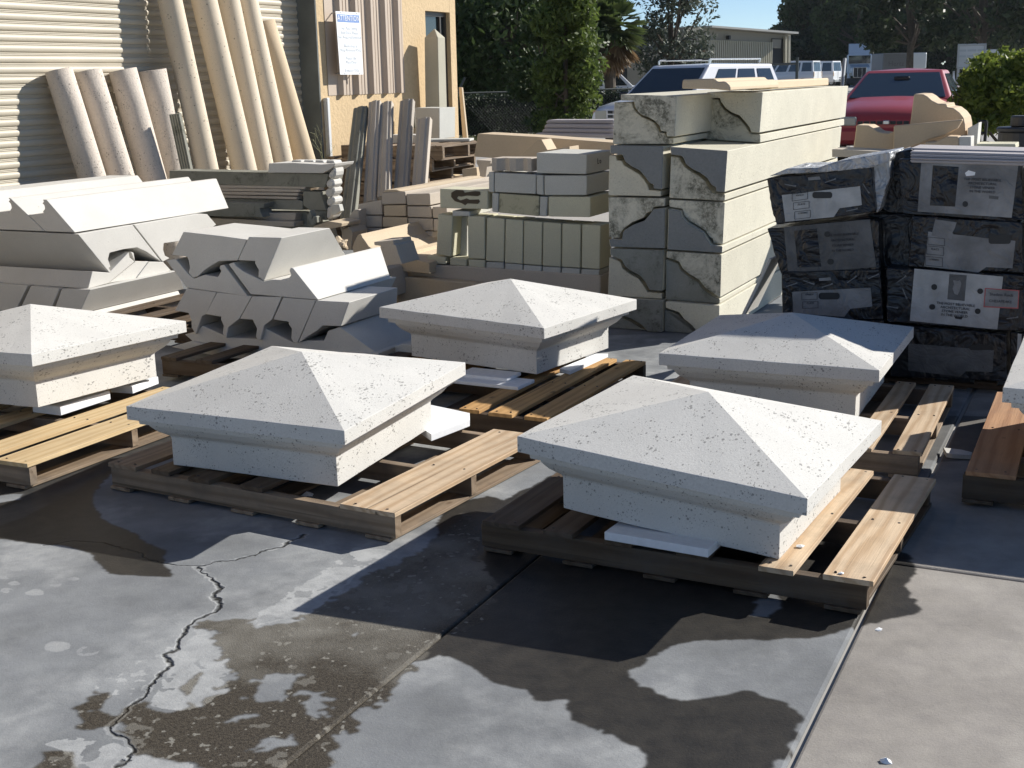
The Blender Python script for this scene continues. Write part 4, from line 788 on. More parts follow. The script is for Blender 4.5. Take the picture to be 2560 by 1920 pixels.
# rear cartons and covers
def cover(name, pts, off, L, mm, lb, cat, shear=0): return prism_px(name, 'Y3', pts, PK-V*off, L, mm, lb, cat, bev=.004)
cover('plastic_sheet', [(160, 262), (275, 212), (480, 205), (600, 165), (945, 105), (945, 150), (930, 170), (830, 205), (495, 238), (270, 245)], .052, .42, M_plas, 'crinkled plastic sheet draped over the tilted left carton', 'plastic sheet')
cover('plastic_flap', [(832, 200), (940, 112), (944, 270), (915, 345), (880, 470), (860, 500), (845, 330)], .0, .3, M_plas, 'torn white plastic flap hanging on the right side of the tilted carton', 'plastic sheet')
cover('carton', [(880, 130), (1090, 85), (1120, 500), (850, 500)], -.12, .4, M_cart, 'black carton behind the gap, top of the hidden middle column', 'carton')
cover('carton', [(800, 505), (1150, 505), (1150, 860), (800, 860)], -.1, .4, M_cart, 'second black filler carton from the top, added to darken the gap between the columns', 'carton')  # filler cartons, added so the gap between the columns reads dark
cover('carton', [(800, 865), (1150, 865), (1150, 1210), (800, 1210)], -.1, .4, M_cart, 'third black filler carton from the top, added to darken the gap between the columns', 'carton')
cover('carton', [(800, 1215), (1150, 1215), (1150, 1590), (800, 1590)], -.1, .4, M_cart, 'bottom black filler carton added to darken the gap between the columns', 'carton')
fs_ = tag(empty('fluted_stone_slab', kp((1100, 165), .02)), 'grey fluted slab lying over the right carton columns', 'slab'); fi = Matrix.Translation(-Vector(fs_.location))
for i, (y0, y1, of, dd) in enumerate([(78, 98, -.14, .3), (99, 117, -.02, .2), (119, 136, .005, .15), (138, 152, .02, .1), (153, 172, .012, .1)]):
    o = prism_px('flute', 'Y3', [(1076, y0), (1900, y0+22), (1900, y1+24), (1080, y1)], PK-V*of, dd, M_lilac, bev=.004); o.parent = fs_; o.matrix_parent_inverse = fi
_z = onp('Y3', (1000, 1560), PK, V).z
pallet('dark pallet under the black cartons', (PK+U*.2+V*.5).x, (PK+U*.2+V*.5).y, YAW, max(.04, _z-.004), hstr=.02, w_=1.5, d_=.9, mt=M_woodd, mb=M_woodd, group=None)
bd = prism_px('white_board', 'Y2', [(862, 1432), (1028, 1090), (1048, 1095), (885, 1435)], PK+V*.12, .25, M_white, 'thin white board edge leaning left of the black cartons', 'board')

# ------------------------------------------------------------------ building: shutter, return, corrugated sheet, stucco wall
M_shut = plain('cream_painted_shutter_steel', (.50, .45, .355), .5, nz=.06, nsc=2, spec=.4)
M_corr = plain('taupe_corrugated_steel', (.47, .385, .305), .5, nz=.05, nsc=2)
M_ret = plain('dark_grey_green_render', (.13, .145, .14), .8, nz=.25, nsc=3)
M_stuc = stone('orange_buff_stucco', (.60, .455, .275), mott=.08, bumpd=.012, grain=28, var=0)
M_glass = plain('dark_window_glass', (.02, .03, .035), .06, spec=.9)
M_alu = plain('dark_bronze_window_frame', (.05, .045, .04), .4)
sh_ = empty('rolling_shutter', wp(1, 0, 0)); tag(sh_, 'cream ribbed roll-up shutter behind the leaning columns', 'shutter')
pr = []
for (z, r_) in [(0, 0), (.004, .010), (.012, .017), (.024, .0205), (.036, .0195), (.047, .012), (.050, .001), (.053, .0), (.055, .006), (.058, .010), (.061, .006), (.063, 0), (.065, .006), (.068, .010), (.071, .006), (.074, 0)]: pr.append((r_*.68, z))
PITCHZ = .0745; SL0, SL1 = -2.2, 3.73
me_sl = None
for i in range(40):
    if me_sl is None:
        vs_ = [V*(SL0-1)+U*r_+ZZ*z for r_, z in pr]+[V*(SL1-1)+U*r_+ZZ*z for r_, z in pr]; n_ = len(pr)
        me_sl = bpy.data.meshes.new('shutter_slat'); me_sl.from_pydata([tuple(v) for v in vs_], [], [(j, j+1, n_+j+1, n_+j) for j in range(n_-1)]); me_sl.materials.append(M_shut)
        for p in me_sl.polygons: p.use_smooth = True
    o = bpy.data.objects.new('slat', me_sl); link(o, sh_); o.location = (0, 0, i*PITCHZ)
OW = .21
bw = empty('building', wp(5, OW, 0)); tag(bw, 'buff stucco building with grey corrugated panel and tall window', 'building')
ob = Vector(bw.location); binv = Matrix.Translation(-ob)
def bp(o): o.parent = bw; o.matrix_parent_inverse = binv; return o
SR = 3.74
def wbox(name, s0, s1, o0, o1, z0, z1, mat, bev=0):
    q = [wp(s0, o0, z0), wp(s1, o0, z0), wp(s1, o1, z0), wp(s0, o1, z0)]; return bp(MB().prism(q, (0, 0, z1-z0)).build(name, mat, recenter=False, bev=bev))
def sz(k, p, off=OW): q = wall(k, p, off); return ws(q), q.z
s_c, _ = sz('V1', (1940, 600)); s_w0, z_w1 = sz('V1', (1578, 122)); s_w1, _ = sz('V1', (1862, 135)); _, z_w0 = sz('V1', (1900, 1245)); sc0, zc0 = sz('V1', (470, 1105)); sc1, zc1 = sz('V1', (1345, 1065))
print('wall', s_c, s_w0, s_w1, z_w0, z_w1, sc0, sc1, zc0, zc1)
zc = (zc0+zc1)/2; HT = 4.3
wbox('return_wall', SR, SR+.02, -.25, OW, 0, HT, M_ret)
wbox('wall', SR+.021, s_w0, -.25, OW, 0, HT, M_stuc); wbox('wall', s_w1, s_c, -.25, OW, 0, HT, M_stuc); wbox('wall', s_w0+.001, s_w1-.001, -.25, OW-.001, 0, z_w0, M_stuc); wbox('wall', s_w0+.001, s_w1-.001, -.25, OW-.001, z_w1, HT, M_stuc)
wbox('lintel', SL0, SR-.002, -.25, OW, 2.99, HT, M_stuc); wbox('wall', SL0-5, SL0, -.25, OW, 0, HT, M_stuc); wbox('side_wall', s_c-.25, s_c-.001, -9, -.252, 0, HT, M_stuc); wbox('roof', SL0-5, s_c+.2, -9, OW+.12, HT+.001, HT+.15, M_corr)
wbox('window_glass', s_w0+.002, s_w1-.002, OW-.08, OW-.075, z_w0+.001, z_w1-.001, M_glass)
for a, b_, c_, d in ((s_w0+.002, s_w0+.04, z_w0+.001, z_w1-.001), (s_w1-.04, s_w1-.002, z_w0+.001, z_w1-.001), (s_w0+.04, s_w1-.04, z_w0+.001, z_w0+.05), (s_w0+.04, s_w1-.04, z_w1-.05, z_w1-.001), (s_w0+.42, s_w0+.45, z_w0+.05, z_w1-.05)): wbox('window_frame', a, b_, OW-.074, OW-.05, c_, d, M_alu)
wbox('sill', s_w0-.03, s_w1+.03, OW+.001, OW+.03, z_w0-.10, z_w0-.02, M_stuc, .004)
# corrugated sheet
rib_px = [555, 737, 913, 1078, 1230]; ribs = [sz('V1', (x, 0))[0] for x in rib_px]; ribs = [ribs[0]-(ribs[1]-ribs[0])]+ribs
pf = [(sc0-.01, .006)]
for r_ in ribs:
    if r_-.06 < sc0: continue
    for d_, h_ in ((-.055, .006), (-.025, .052), (.02, .052), (.05, .006)): pf.append((r_+d_, h_))
    for e in (.10, .16): 
        if r_+e+.01 < sc1: pf += [(r_+e-.008, .006), (r_+e-.004, .012), (r_+e+.004, .012), (r_+e+.008, .006)]
pf = [p for p in pf if p[0] <= sc1]+[(sc1, .006)]; pf.sort()
vs_ = []
for (s_, h_) in pf: vs_ += [wp(s_, OW+h_, zc), wp(s_, OW+h_, HT)]
o = mesh('corrugated_panel', vs_, [(2*i, 2*i+2, 2*i+3, 2*i+1) for i in range(len(pf)-1)], M_corr, recenter=False); bp(o)
wbox('downpipe', SR+.05, SR+.10, OW+.002, OW+.05, 0, zc-.02, plain('white_downpipe', (.6, .62, .62), .5), .006)
# sign
sq = [onp('V1', p, P0+U*(OW+.11), U) for p in ((548, 128), (828, 145), (868, 858), (602, 860))]
sa = empty('warning_sign', sum(sq, Vector())/4); tag(sa, 'white hanging sign headed ATTENTION on the corrugated panel', 'sign'); sinv = Matrix.Translation(-Vector(sa.location))
def sp2(o): o.parent = sa; o.matrix_parent_inverse = sinv; return o
M_sgn = plain('white_sign_face', (.80, .82, .84), .4); M_blue = plain('sign_blue', (.16, .27, .55), .5); M_fade = plain('faded_blue_print', (.62, .66, .70), .6)
sp2(MB().prism(sq, U*-.004).build('sign_panel', M_sgn, recenter=False))
def sgn(a, b_): return sq[0].lerp(sq[1], a).lerp(sq[3].lerp(sq[2], a), b_)
sp2(MB().prism([sgn(.05, .045)+U*.002, sgn(.95, .045)+U*.002, sgn(.95, .165)+U*.002, sgn(.05, .165)+U*.002], U*-.0015).build('sign_header', M_blue, recenter=False))
xd = sq[1]-sq[0]; zd = sq[0]-sq[3]; wS = xd.length
sp2(text('sign_text', 'ATTENTION', sgn(.5, .105)+U*.003, xd, zd, .098*wS/.6, M_sgn)); 
for i, (t_, y_) in enumerate([('For Your Safety', .26), ('And Ours, Please', .33), ('Use Required Entrance', .40), ('Work Area Is', .54), ('Shop Personnel Only', .605), ('Please Use', .735), ('Main Door', .80), ('Entrance Only', .93)]):
    sp2(text('sign_text', t_, sgn(.52, y_)+U*.003, xd, zd, .06*wS/.6, M_fade))
for a, b_ in ((.2, .02), (.85, .02), (.2, .98), (.85, .98)):
    o = MB().tube(sgn(a, b_)+U*.003, sgn(a, b_)-U*.11, .006, n=8).build('hanger_bolt', M_steel, recenter=False); sp2(o)
# obelisk and things before the wall
Po = dep('V1', (1725, 1235), 14.2); hp = dep('V1', (1725, 430), 14.2)
ob_h = hp.z; wb, wt = .185, .165; apx = dep('V1', (1655, 345), 14.2).z
def sqr(c, w_, z): return [Vector((c.x, c.y, z))+U*(a*w_)+V*(b_*w_) for a, b_ in ((-1, 0), (0, 0), (0, 1), (-1, 1))]
m_ = MB(); cT = Vector((hp.x, hp.y, 0)); cB = Vector((Po.x, Po.y, 0))+U*.01; b_ = sqr(cB, wb, .35); t_ = sqr(cT, wt, ob_h); ap = Vector((cT.x, cT.y, ob_h))+(V-U)*wt/2; ap.z = apx+.02
m_.add(b_+t_+[ap], [(0, 1, 5, 4), (1, 2, 6, 5), (2, 3, 7, 6), (3, 0, 4, 7), (4, 5, 8), (5, 6, 8), (6, 7, 8), (7, 4, 8), (3, 2, 1, 0)])
tag(m_.build('obelisk', stone('grey_obelisk_stone', (.42, .40, .32), mott=.1), bev=.004), 'grey stone obelisk with pointed top standing by the tall window', 'obelisk')
Pk = dep('V1', (1450, 1500), 13.6)
prism_px('stone_block', 'V1', [(1462, 1242), (1745, 1245), (1745, 1600), (1468, 1600)], Pk, .35, M_blockg, 'smooth pale block standing in front of the obelisk', 'block')
prism_px('stone_block', 'V1', [(1395, 1250), (1455, 1255), (1462, 1478), (1410, 1480)], Pk+V*.2, .1, M_creamdk, 'narrow dark slab standing left of the pale block', 'block')
prism_px('timber_board', 'V1', [(1966, 1005), (2000, 1008), (2062, 1600), (2012, 1590)], dep('V1', (2010, 1500), 15.4), .04, M_beige, 'narrow tan board leaning on the building corner', 'board')
wd = empty('weed', wp(3.5, .5, 0)); tag(wd, 'dry wiry weed growing at the grey return wall', 'weed')
mw = MB(); bp0 = onp('U2', (1410, 1400), P0+U*.35, U)
for a in [(1340, 1150), (1405, 1110), (1430, 1190), (1510, 1260), (1350, 1280), (1320, 1200), (1460, 1330)]:
    e = onp('U2', a, P0+U*.35, U); mid = (bp0+e)/2+Vector((random.uniform(-.03, .03), 0, .02)); mw.tube(bp0, mid, .0025, .002, 4); mw.tube(mid, e, .002, .001, 4)
    for _ in range(4): mw.tube(e.lerp(mid, random.random()*.6), e+Vector((random.uniform(-.07, .07), random.uniform(-.05, .05), random.uniform(-.05, .07))), .0012, .0008, 3)
o = mw.build('stalks', plain('dry_straw_stalk', (.32, .33, .2), .9), wd, recenter=False); o.matrix_parent_inverse = Matrix.Translation(-Vector(wd.location)); 
# pallet stack
for i, (p, Y) in enumerate([((788, 938), 11.9), ((722, 1012), 11.95), ((692, 1088), 12.0)]):
    q = dep('Z2', p, Y); c_ = from_corner(q, YAW+[-.04, .05, 0][i], 1.15, 1.0)
    pallet(f'{["topmost","second","third"][i]} weathered pallet of the stack before the stucco wall', c_.x, c_.y, YAW+[-.04, .05, 0][i], q.z, w_=1.15, mt=M_woodw, mb=M_woodw, group='pallets in the tall stack', hstr=.105)
    if i == 0:
        tp = q.z
        o = MB().box((0, 0, .04), (.30, .22, .08)).build('stone_block', M_white, recenter=False, bev=.004); o.location = (c_.x-.1, c_.y+.05, tp); o.rotation_euler = (0, 0, YAW); tag(o, 'white moulded plinth block on the pallet stack', 'block')
        o = MB().box((0, 0, .012), (.55, .25, .024)).build('stone_slab', M_blockg, recenter=False, bev=.004); o.location = (c_.x+.25, c_.y+.2, tp); o.rotation_euler = (0, 0, YAW+.3); tag(o, 'thin pale slab lying across the pallet stack', 'slab')
    if i == 2:
        z = q.z-.134
        j = 3
        while z > .1:
            pallet(f'{["fourth","fifth","sixth","seventh","eighth"][min(4, j-3)]} pallet down in the stack before the stucco wall', c_.x-.02*(j-2), c_.y, YAW, z, w_=1.15, mt=M_woodw, mb=M_woodw, group='pallets in the tall stack', hstr=.105); z -= .134; j += 1
# background mouldings left of the tall stack
PG = dep('Y1', (1500, 200), 11.0)
prism_px('stone_slab', 'Y1', [(960, 250), (985, 98), (1040, 100), (1400, 120), (1960, 162), (1960, 330), (1500, 300), (960, 262)], PG, .3, M_beige, 'long beige slab standing behind the block wall', 'slab')
prism_px('stone_slab', 'Y1', [(1290, 250), (1400, 148), (1440, 140), (1482, 215), (1640, 190), (1650, 330), (1290, 330)], PG-V*.4, .2, M_beige, 'tan triangular offcut leaning on the long beige slab', 'slab')
prism_px('capital', 'Y1', [(975, 285), (1078, 292), (1072, 312), (1050, 332), (1042, 400), (1045, 470), (985, 470), (1000, 390), (988, 330), (975, 310)], PG-V*.8, .25, M_pink, 'small pinkish flared capital right of the pallet stack', 'capital')
prism_px('stone_block', 'Y1', [(870, 352), (975, 340), (985, 460), (880, 450)], PG-V*.6, .2, M_beige, 'tan block beside the flared capital', 'block')
for i, (p) in enumerate([[(1478, 0), (1960, 0), (1960, 30), (1468, 26)], [(1468, 28), (1960, 33), (1960, 66), (1455, 60)], [(1452, 62), (1960, 68), (1960, 98), (1440, 90)], [(1400, 92), (1960, 100), (1960, 132), (1385, 112)]]):
    prism_px('reeded_moulding', 'Y1', p, dep('Y1', (1500, 60), 12.6)-V*(i*.05), .25, M_lilac, f'{["top","second","third","bottom"][i]} lilac grey rib of the stacked mouldings left of the white SUV', 'moulding', 'lilac grey mouldings stacked behind the slab', bev=.012)
# curved corbels beyond the cartons
PV = dep('V3', (1000, 1200), 8.6); GV = 'tan corbels and curved pieces behind the cartons'; M_corb = stone('tan_corbel_stone', (.58, .45, .31), mott=.08)
for lb, pts, off, L_ in [('tall tan corbel with an S-curved top before the red car', [(945, 715), (1050, 718), (1100, 745), (1150, 790), (1220, 825), (1322, 830), (1322, 865), (1400, 878), (1470, 930), (1515, 990), (1530, 1060), (1545, 1330), (900, 1330), (900, 1050)], .3, .45),
  ('flat tan sheet-like piece leaning across the tall corbel', [(710, 1080), (1505, 1008), (1440, 1120), (1300, 1190), (1115, 1240), (1000, 1290), (830, 1345), (705, 1355)], .1, .06),
  ('low tan corbel with a curved top at the left of the group', [(280, 1072), (420, 1077), (480, 1110), (540, 1155), (650, 1168), (720, 1142), (720, 1362), (240, 1352), (262, 1230)], .16, .25),
  ('small tan wave shaped piece at the foot of the tall corbel', [(1065, 1272), (1200, 1262), (1330, 1202), (1458, 1206), (1458, 1345), (1060, 1345)], 0, .2)]:
    prism_px('corbel', 'V3', pts, PV+V*off, L_, M_corb, lb, 'corbel', GV, bev=.006)
prism_px('stone_block', 'V3', [(1462, 1208), (1600, 1208), (1598, 1345), (1462, 1345)], PV+V*.01, .2, M_white, 'small white block at the foot of the tan corbels', 'block')
prism_px('stone_block', 'V3', [(1562, 1110), (1690, 1045), (1665, 1345), (1562, 1345)], PV+V*.25, .2, M_white, 'white slanted block beneath the right end of the tall corbel', 'block')
prism_px('stone_slab', 'V3', [(1660, 1290), (2112, 1292), (2114, 1348), (1660, 1345)], PV+V*.1, .3, M_block, 'pale yellow slab lying flat right of the corbels', 'slab')
prism_px('stone_slab', 'V3', [(0, 1350), (90, 1352), (610, 1380), (605, 1440), (0, 1440)], PV-V*.2, .3, M_pink, 'thin tan slab with a white top edge left of the corbels', 'slab')
PT2 = dep('V3', (1730, 1280), 9.6)
st = MB(); 
for a, b_ in (((1690, 1030), (1785, 1030)), ((1780, 1030), (1760, 1270)), ((1690, 1275), (1810, 1275)), ((1700, 1165), (1760, 1165)), ((1700, 1030), (1700, 1275))): st.tube(onp('V3', a, PT2, V), onp('V3', b_, PT2, V), .012, n=6)
tag(st.build('metal_stand', M_black), 'small black metal stand frame right of the corbels', 'stand')
cn = empty('water_cooler', dep('V3', (2200, 1400), 9.4)); cl = cn.location.copy()
cyl = lambda a, b_, r, nm: (lambda o: (setattr(o, 'parent', cn), setattr(o, 'matrix_parent_inverse', Matrix.Translation(-cl)), o)[2])(MB().tube(a, b_, r, n=24).build(nm, plain('dark_charcoal_plastic', (.035, .037, .04), .5), recenter=False, bev=.01))
tq = dep('V3', (2200, 1140), 9.4); cyl(Vector((tq.x, tq.y, 0)), tq, .17, 'barrel'); cyl(tq, tq+ZZ*.03, .185, 'rim'); cyl(tq+ZZ*.03, tq+ZZ*.11, .09, 'lid'); tag(cn, 'dark barrel with a knobbed lid at the right edge', 'barrel')
# leaning steel post and fence bits behind the tall stack
a = dep('V2', (1898, 585), 11.9); b_ = dep('V2', (1828, 1330), 11.5); d_ = b_-a
pst = empty('gate_post', b_); tag(pst, 'leaning steel gate post behind the tall moulding stack', 'post'); 
o = MB().tube(a, a+d_*(a.z/-d_.z), .016, n=10).build('post_tube', M_steel, recenter=False); o.parent = pst; o.matrix_parent_inverse = Matrix.Translation(-Vector(b_))
mw = MB()
for i in range(26): 
    t = .28+.66*i/26; c_ = a+d_*t; mw.tube(c_+U*.03+ZZ*.01, c_-U*.035-ZZ*.01, .004, n=5)
o = mw.build('wire_ties', M_black, recenter=False); o['kind'] = 'stuff'; o.parent = pst; o.matrix_parent_inverse = Matrix.Translation(-Vector(b_))

# ------------------------------------------------------------------ vehicles
M_glc = plain('tinted_car_glass', (.018, .026, .032), .05, spec=.9)
M_lamp = plain('headlamp_lens', (.42, .42, .36), .15, spec=.8)
M_amb = plain('amber_lens', (.45, .30, .16), .2)
def paint(name, c, r_=.25): 
    mt, n, b = newmat(name); b.inputs['Base Color'].default_value = (*c, 1); b.inputs['Roughness'].default_value = r_; b.inputs['Coat Weight'].default_value = .5; b.inputs['Coat Roughness'].default_value = .15; return mt
M_wpaint = paint('white_car_paint', (.72, .73, .75)); M_rpaint = paint('faded_red_car_paint', (.36, .04, .04), .42); M_tpaint = paint('pale_truck_paint', (.6, .64, .68))
def loftm(st, n):
    v, f = [], []
    for s_ in st: v += s_
    for a in range(len(st)-1):
        for i in range(n): f.append((a*n+i, a*n+(i+1) % n, (a+1)*n+(i+1) % n, (a+1)*n+i))
    f.append(tuple(range(n))[::-1]); f.append(tuple(range((len(st)-1)*n, len(st)*n))); return v, f
def vehicle(name, label, cat, loc, head, st, gh, pm, wheels, group=None, tyre_r=.31, glass=True, gm=None, pillars=None):
    """st: body stations (x, halfwidth, z bottom, z shoulder, z crown); gh: (rear base x, front base x, rear roof x, front roof x, z base, z roof, half base, half roof)"""
    r = empty(name, loc, head); tag(r, label, cat, group)
    rings = []
    for x, hw, zb, zs, zc_ in st:
        rings.append([Vector((x, y, z)) for y, z in ((-hw*.9, zb), (-hw, zb+(zs-zb)*.3), (-hw, zb+(zs-zb)*.75), (-hw*.95, zs), (-hw*.6, zc_), (0, zc_+.01), (hw*.6, zc_), (hw*.95, zs), (hw, zb+(zs-zb)*.75), (hw, zb+(zs-zb)*.3), (hw*.9, zb))])
    v, f = loftm(rings, 11); o = MB().add(v, f).build('body', pm, r, smooth=True); 
    m2 = o.modifiers.new('b', 'BEVEL'); m2.width = .02; m2.segments = 2; m2.limit_method = 'ANGLE'; m2.angle_limit = math.radians(35)
    for p in o.data.polygons:
        if len(p.vertices) > 4: p.use_smooth = False
    bx0, bx1, rx0, rx1, z0, z1, hb, hr = gh
    k = [Vector((bx0, -hb, z0)), Vector((bx1, -hb, z0)), Vector((bx1, hb, z0)), Vector((bx0, hb, z0)), Vector((rx0, -hr, z1)), Vector((rx1, -hr, z1)), Vector((rx1, hr, z1)), Vector((rx0, hr, z1))]
    MB().add(k+[Vector(((rx0+rx1)/2, 0, z1+.035))], [(0, 1, 5, 4), (1, 2, 6, 5), (2, 3, 7, 6), (3, 0, 4, 7), (4, 5, 8), (5, 6, 8), (6, 7, 8), (7, 4, 8), (3, 2, 1, 0)]).build('roof', pm, r, bev=.03, segs=3)
    def pane(a, b, c, d, u0, u1, w0, w1, nm, mt=None):
        nn = (b-a).cross(d-a).normalized(); q = []
        for (u, w_) in ((u0, w0), (u1, w0), (u1, w1), (u0, w1)): q.append(a.lerp(b, u).lerp(d.lerp(c, u), w_)+nn*.012)
        return MB().prism(q, nn*-.008).build(nm, mt or gm or M_glc, r, bev=.004)
    pane(k[1], k[2], k[6], k[5], .05, .95, .06, .9, 'windscreen'); pane(k[3], k[0], k[4], k[7], .08, .92, .1, .88, 'rear_window')
    for (a, b, c, d, flip) in ((k[0], k[1], k[5], k[4], 0), (k[2], k[3], k[7], k[6], 1)):
        for (u0, u1) in (pillars or [(.05, .30), (.34, .62), (.66, .93)]):
            if flip: u0, u1 = 1-u1, 1-u0
            pane(a, b, c, d, u0, u1, .1, .86, 'side_window')
    for (x, y) in wheels:
        wv = MB().tube((x, y-.1, tyre_r), (x, y+.1, tyre_r), tyre_r, n=24).build('wheel', M_rubber, r, bev=.02); 
        MB().tube((x, y-.11, tyre_r), (x, y+.11, tyre_r), tyre_r*.6, n=16).build('rim', M_chrome, wv)
    return r
def part(r, name, mat, boxes, bev=.01):
    m_ = MB()
    for c, d in boxes: m_.box(c, d)
    return m_.build(name, mat, r, bev=bev)
# white SUV
q = dep('V4', (700, 800), 24.2); hd = -math.pi/2-.66
suv = vehicle('suv', 'white SUV with roof rails parked behind the grey mouldings', 'SUV', (q.x+1.25, q.y+2.0, -.02), hd-.08, [(-2.2, .86, .4, .95, 1.0), (-2.0, .9, .3, 1.0, 1.05), (1.0, .9, .3, 1.02, 1.08), (1.3, .89, .3, 1.0, 1.07), (2.05, .86, .35, .9, .98), (2.28, .80, .42, .80, .86)],
  (-2.12, 1.3, -1.85, .45, 1.03, 1.66, .84, .68), M_wpaint, [(-1.35, .8), (-1.35, -.8), (1.4, .8), (1.4, -.8)], tyre_r=.36, pillars=[(.06, .27), (.31, .55), (.58, .84)])
part(suv, 'roof_rail', M_chrome, [((-.6, .6, 1.76), (1.9, .03, .03)), ((-1.5, .6, 1.73), (.05, .03, .08)), ((.35, .6, 1.72), (.05, .03, .08))]); part(suv, 'roof_rail', M_chrome, [((-.6, -.6, 1.76), (1.9, .03, .03)), ((-1.5, -.6, 1.73), (.05, .03, .08)), ((.35, -.6, 1.72), (.05, .03, .08))])
part(suv, 'roof_crossbar', M_black, [((.1, 0, 1.77), (.04, 1.2, .02)), ((-1.2, 0, 1.77), (.04, 1.2, .02))])
part(suv, 'grille_surround', M_wpaint, [((2.285, 0, .73), (.03, .86, .24))]); part(suv, 'grille', M_black, [((2.30, y, z), (.02, .12, .055)) for y in (-.33, -.19, -.06, .07, .20, .33) for z in (.65, .73, .81)], .003)
for sg in (-1, 1): part(suv, 'headlight', M_lamp, [((2.26, sg*.58, .74), (.06, .27, .2))]); part(suv, 'indicator', M_amb, [((2.22, sg*.755, .74), (.1, .07, .2))]); part(suv, 'wing_mirror', M_black, [((1.0, sg*1.0, 1.1), (.12, .16, .14))], .03)
part(suv, 'bumper', M_wpaint, [((2.3, 0, .48), (.16, 1.62, .2))], .04)
# red coupe
q = dep('V3', (690, 1000), 20.6); red = vehicle('car', 'faded red two-door car facing the yard behind the tan corbels', 'car', (q.x+.75, q.y+1.9, -.04), -math.pi/2-.40, [(-2.05, .72, .45, .88, .92), (-1.8, .82, .3, .92, .96), (-.9, .85, .25, .93, .97), (.75, .85, .25, .90, .96), (1.0, .85, .25, .88, .95), (1.7, .82, .28, .76, .84), (1.98, .76, .32, .70, .755), (2.08, .68, .38, .61, .65)],
  (-1.65, 1.0, -.95, .05, .91, 1.33, .78, .56), M_rpaint, [(-1.3, .74), (-1.3, -.74), (1.25, .74), (1.25, -.74)], tyre_r=.29, pillars=[(.14, .44), (.47, .90)])
part(red, 'grille', M_black, [((2.088, y, .62), (.03, .07, .045)) for y in (-.36, -.27, -.18, -.09, .09, .18, .27, .36)]+[((2.085, 0, .40), (.03, 1.0, .09))], .004)
for sg in (-1, 1): part(red, 'headlight', M_lamp, [((2.035, sg*.56, .64), (.12, .30, .13))], .02); part(red, 'indicator', M_amb, [((1.93, sg*.745, .64), (.18, .06, .12))], .01); part(red, 'wing_mirror', M_black, [((.62, sg*.98, .98), (.12, .24, .15))], .04)
part(red, 'bumper', M_rpaint, [((2.08, 0, .44), (.12, 1.44, .22))], .05)
part(red, 'badge', M_chrome, [((2.115, 0, .625), (.02, .09, .06))]); part(red, 'seat', M_black, [((-.2, .36, .98), (.16, .42, .34)), ((-.2, -.36, .98), (.16, .42, .34))], .05); part(red, 'rear_view_mirror', M_black, [((.36, 0, 1.21), (.04, .24, .07))], .02)
red.scale = (1.12, 1.12, 1.12)
# vans
def van(label, k, p, Y, hd):
    q = dep(k, p, Y); v = vehicle('van', label, 'van', (q.x, q.y, q.z-2.05), hd, [(-2.7, .95, .4, 1.1, 1.15), (-2.6, 1., .35, 1.15, 1.2), (1.6, 1., .35, 1.15, 1.2), (2.5, .95, .4, 1.0, 1.05), (2.75, .9, .45, .8, .85)],
     (-2.66, 1.9, -2.55, 1.1, 1.13, 2.02, .96, .86), M_wpaint, [(-1.8, .9), (-1.8, -.9), (1.8, .9), (1.8, -.9)], 'white vans parked near the trees', tyre_r=.36, pillars=[(.03, .22), (.26, .46), (.50, .70), (.74, .92)])
    part(v, 'tail_light', M_amb, [((-2.70, .9, 1.0), (.03, .12, .4)), ((-2.70, -.9, 1.0), (.03, .12, .4))]); part(v, 'bumper', M_steel, [((-2.75, 0, .45), (.15, 1.8, .2))]); part(v, 'door_seam', M_black, [((-2.712, 0, 1.2), (.01, .02, 1.3))], 0); return v
van('white van parked nearest the warehouse, left of the pair', 'V2', (1216, 612), 104, math.pi/2+1.0); van('white van parked nearer the truck, right of the pair', 'V2', (1470, 614), 109, math.pi/2+.93)
# far pick-up and white van behind the hedge
def pickup(label, k, p, Y, hd, pm): 
    q = dep(k, p, Y); return vehicle('pickup_truck', label, 'pickup truck', (q.x, q.y, 0), hd, [(-2.6, .88, .45, 1.0, 1.0), (-.9, .9, .4, 1.02, 1.02), (1.2, .9, .4, 1.05, 1.1), (2.4, .85, .45, .95, 1.0), (2.6, .8, .5, .8, .85)], (-1.0, 1.2, -.85, .5, 1.03, 1.72, .84, .7), pm, [(-1.7, .8), (-1.7, -.8), (1.7, .8), (1.7, -.8)], tyre_r=.38, pillars=[(.08, .45), (.5, .9)])
pickup('pale pickup truck seen in the gap left of the light green tree', 'Z2', (1270, 500), 44, math.radians(200), M_wpaint); pickup('dark fronted pickup with white door beyond the hedge, right of the light green tree', 'Z2', (1790, 520), 50, math.radians(10), M_wpaint)
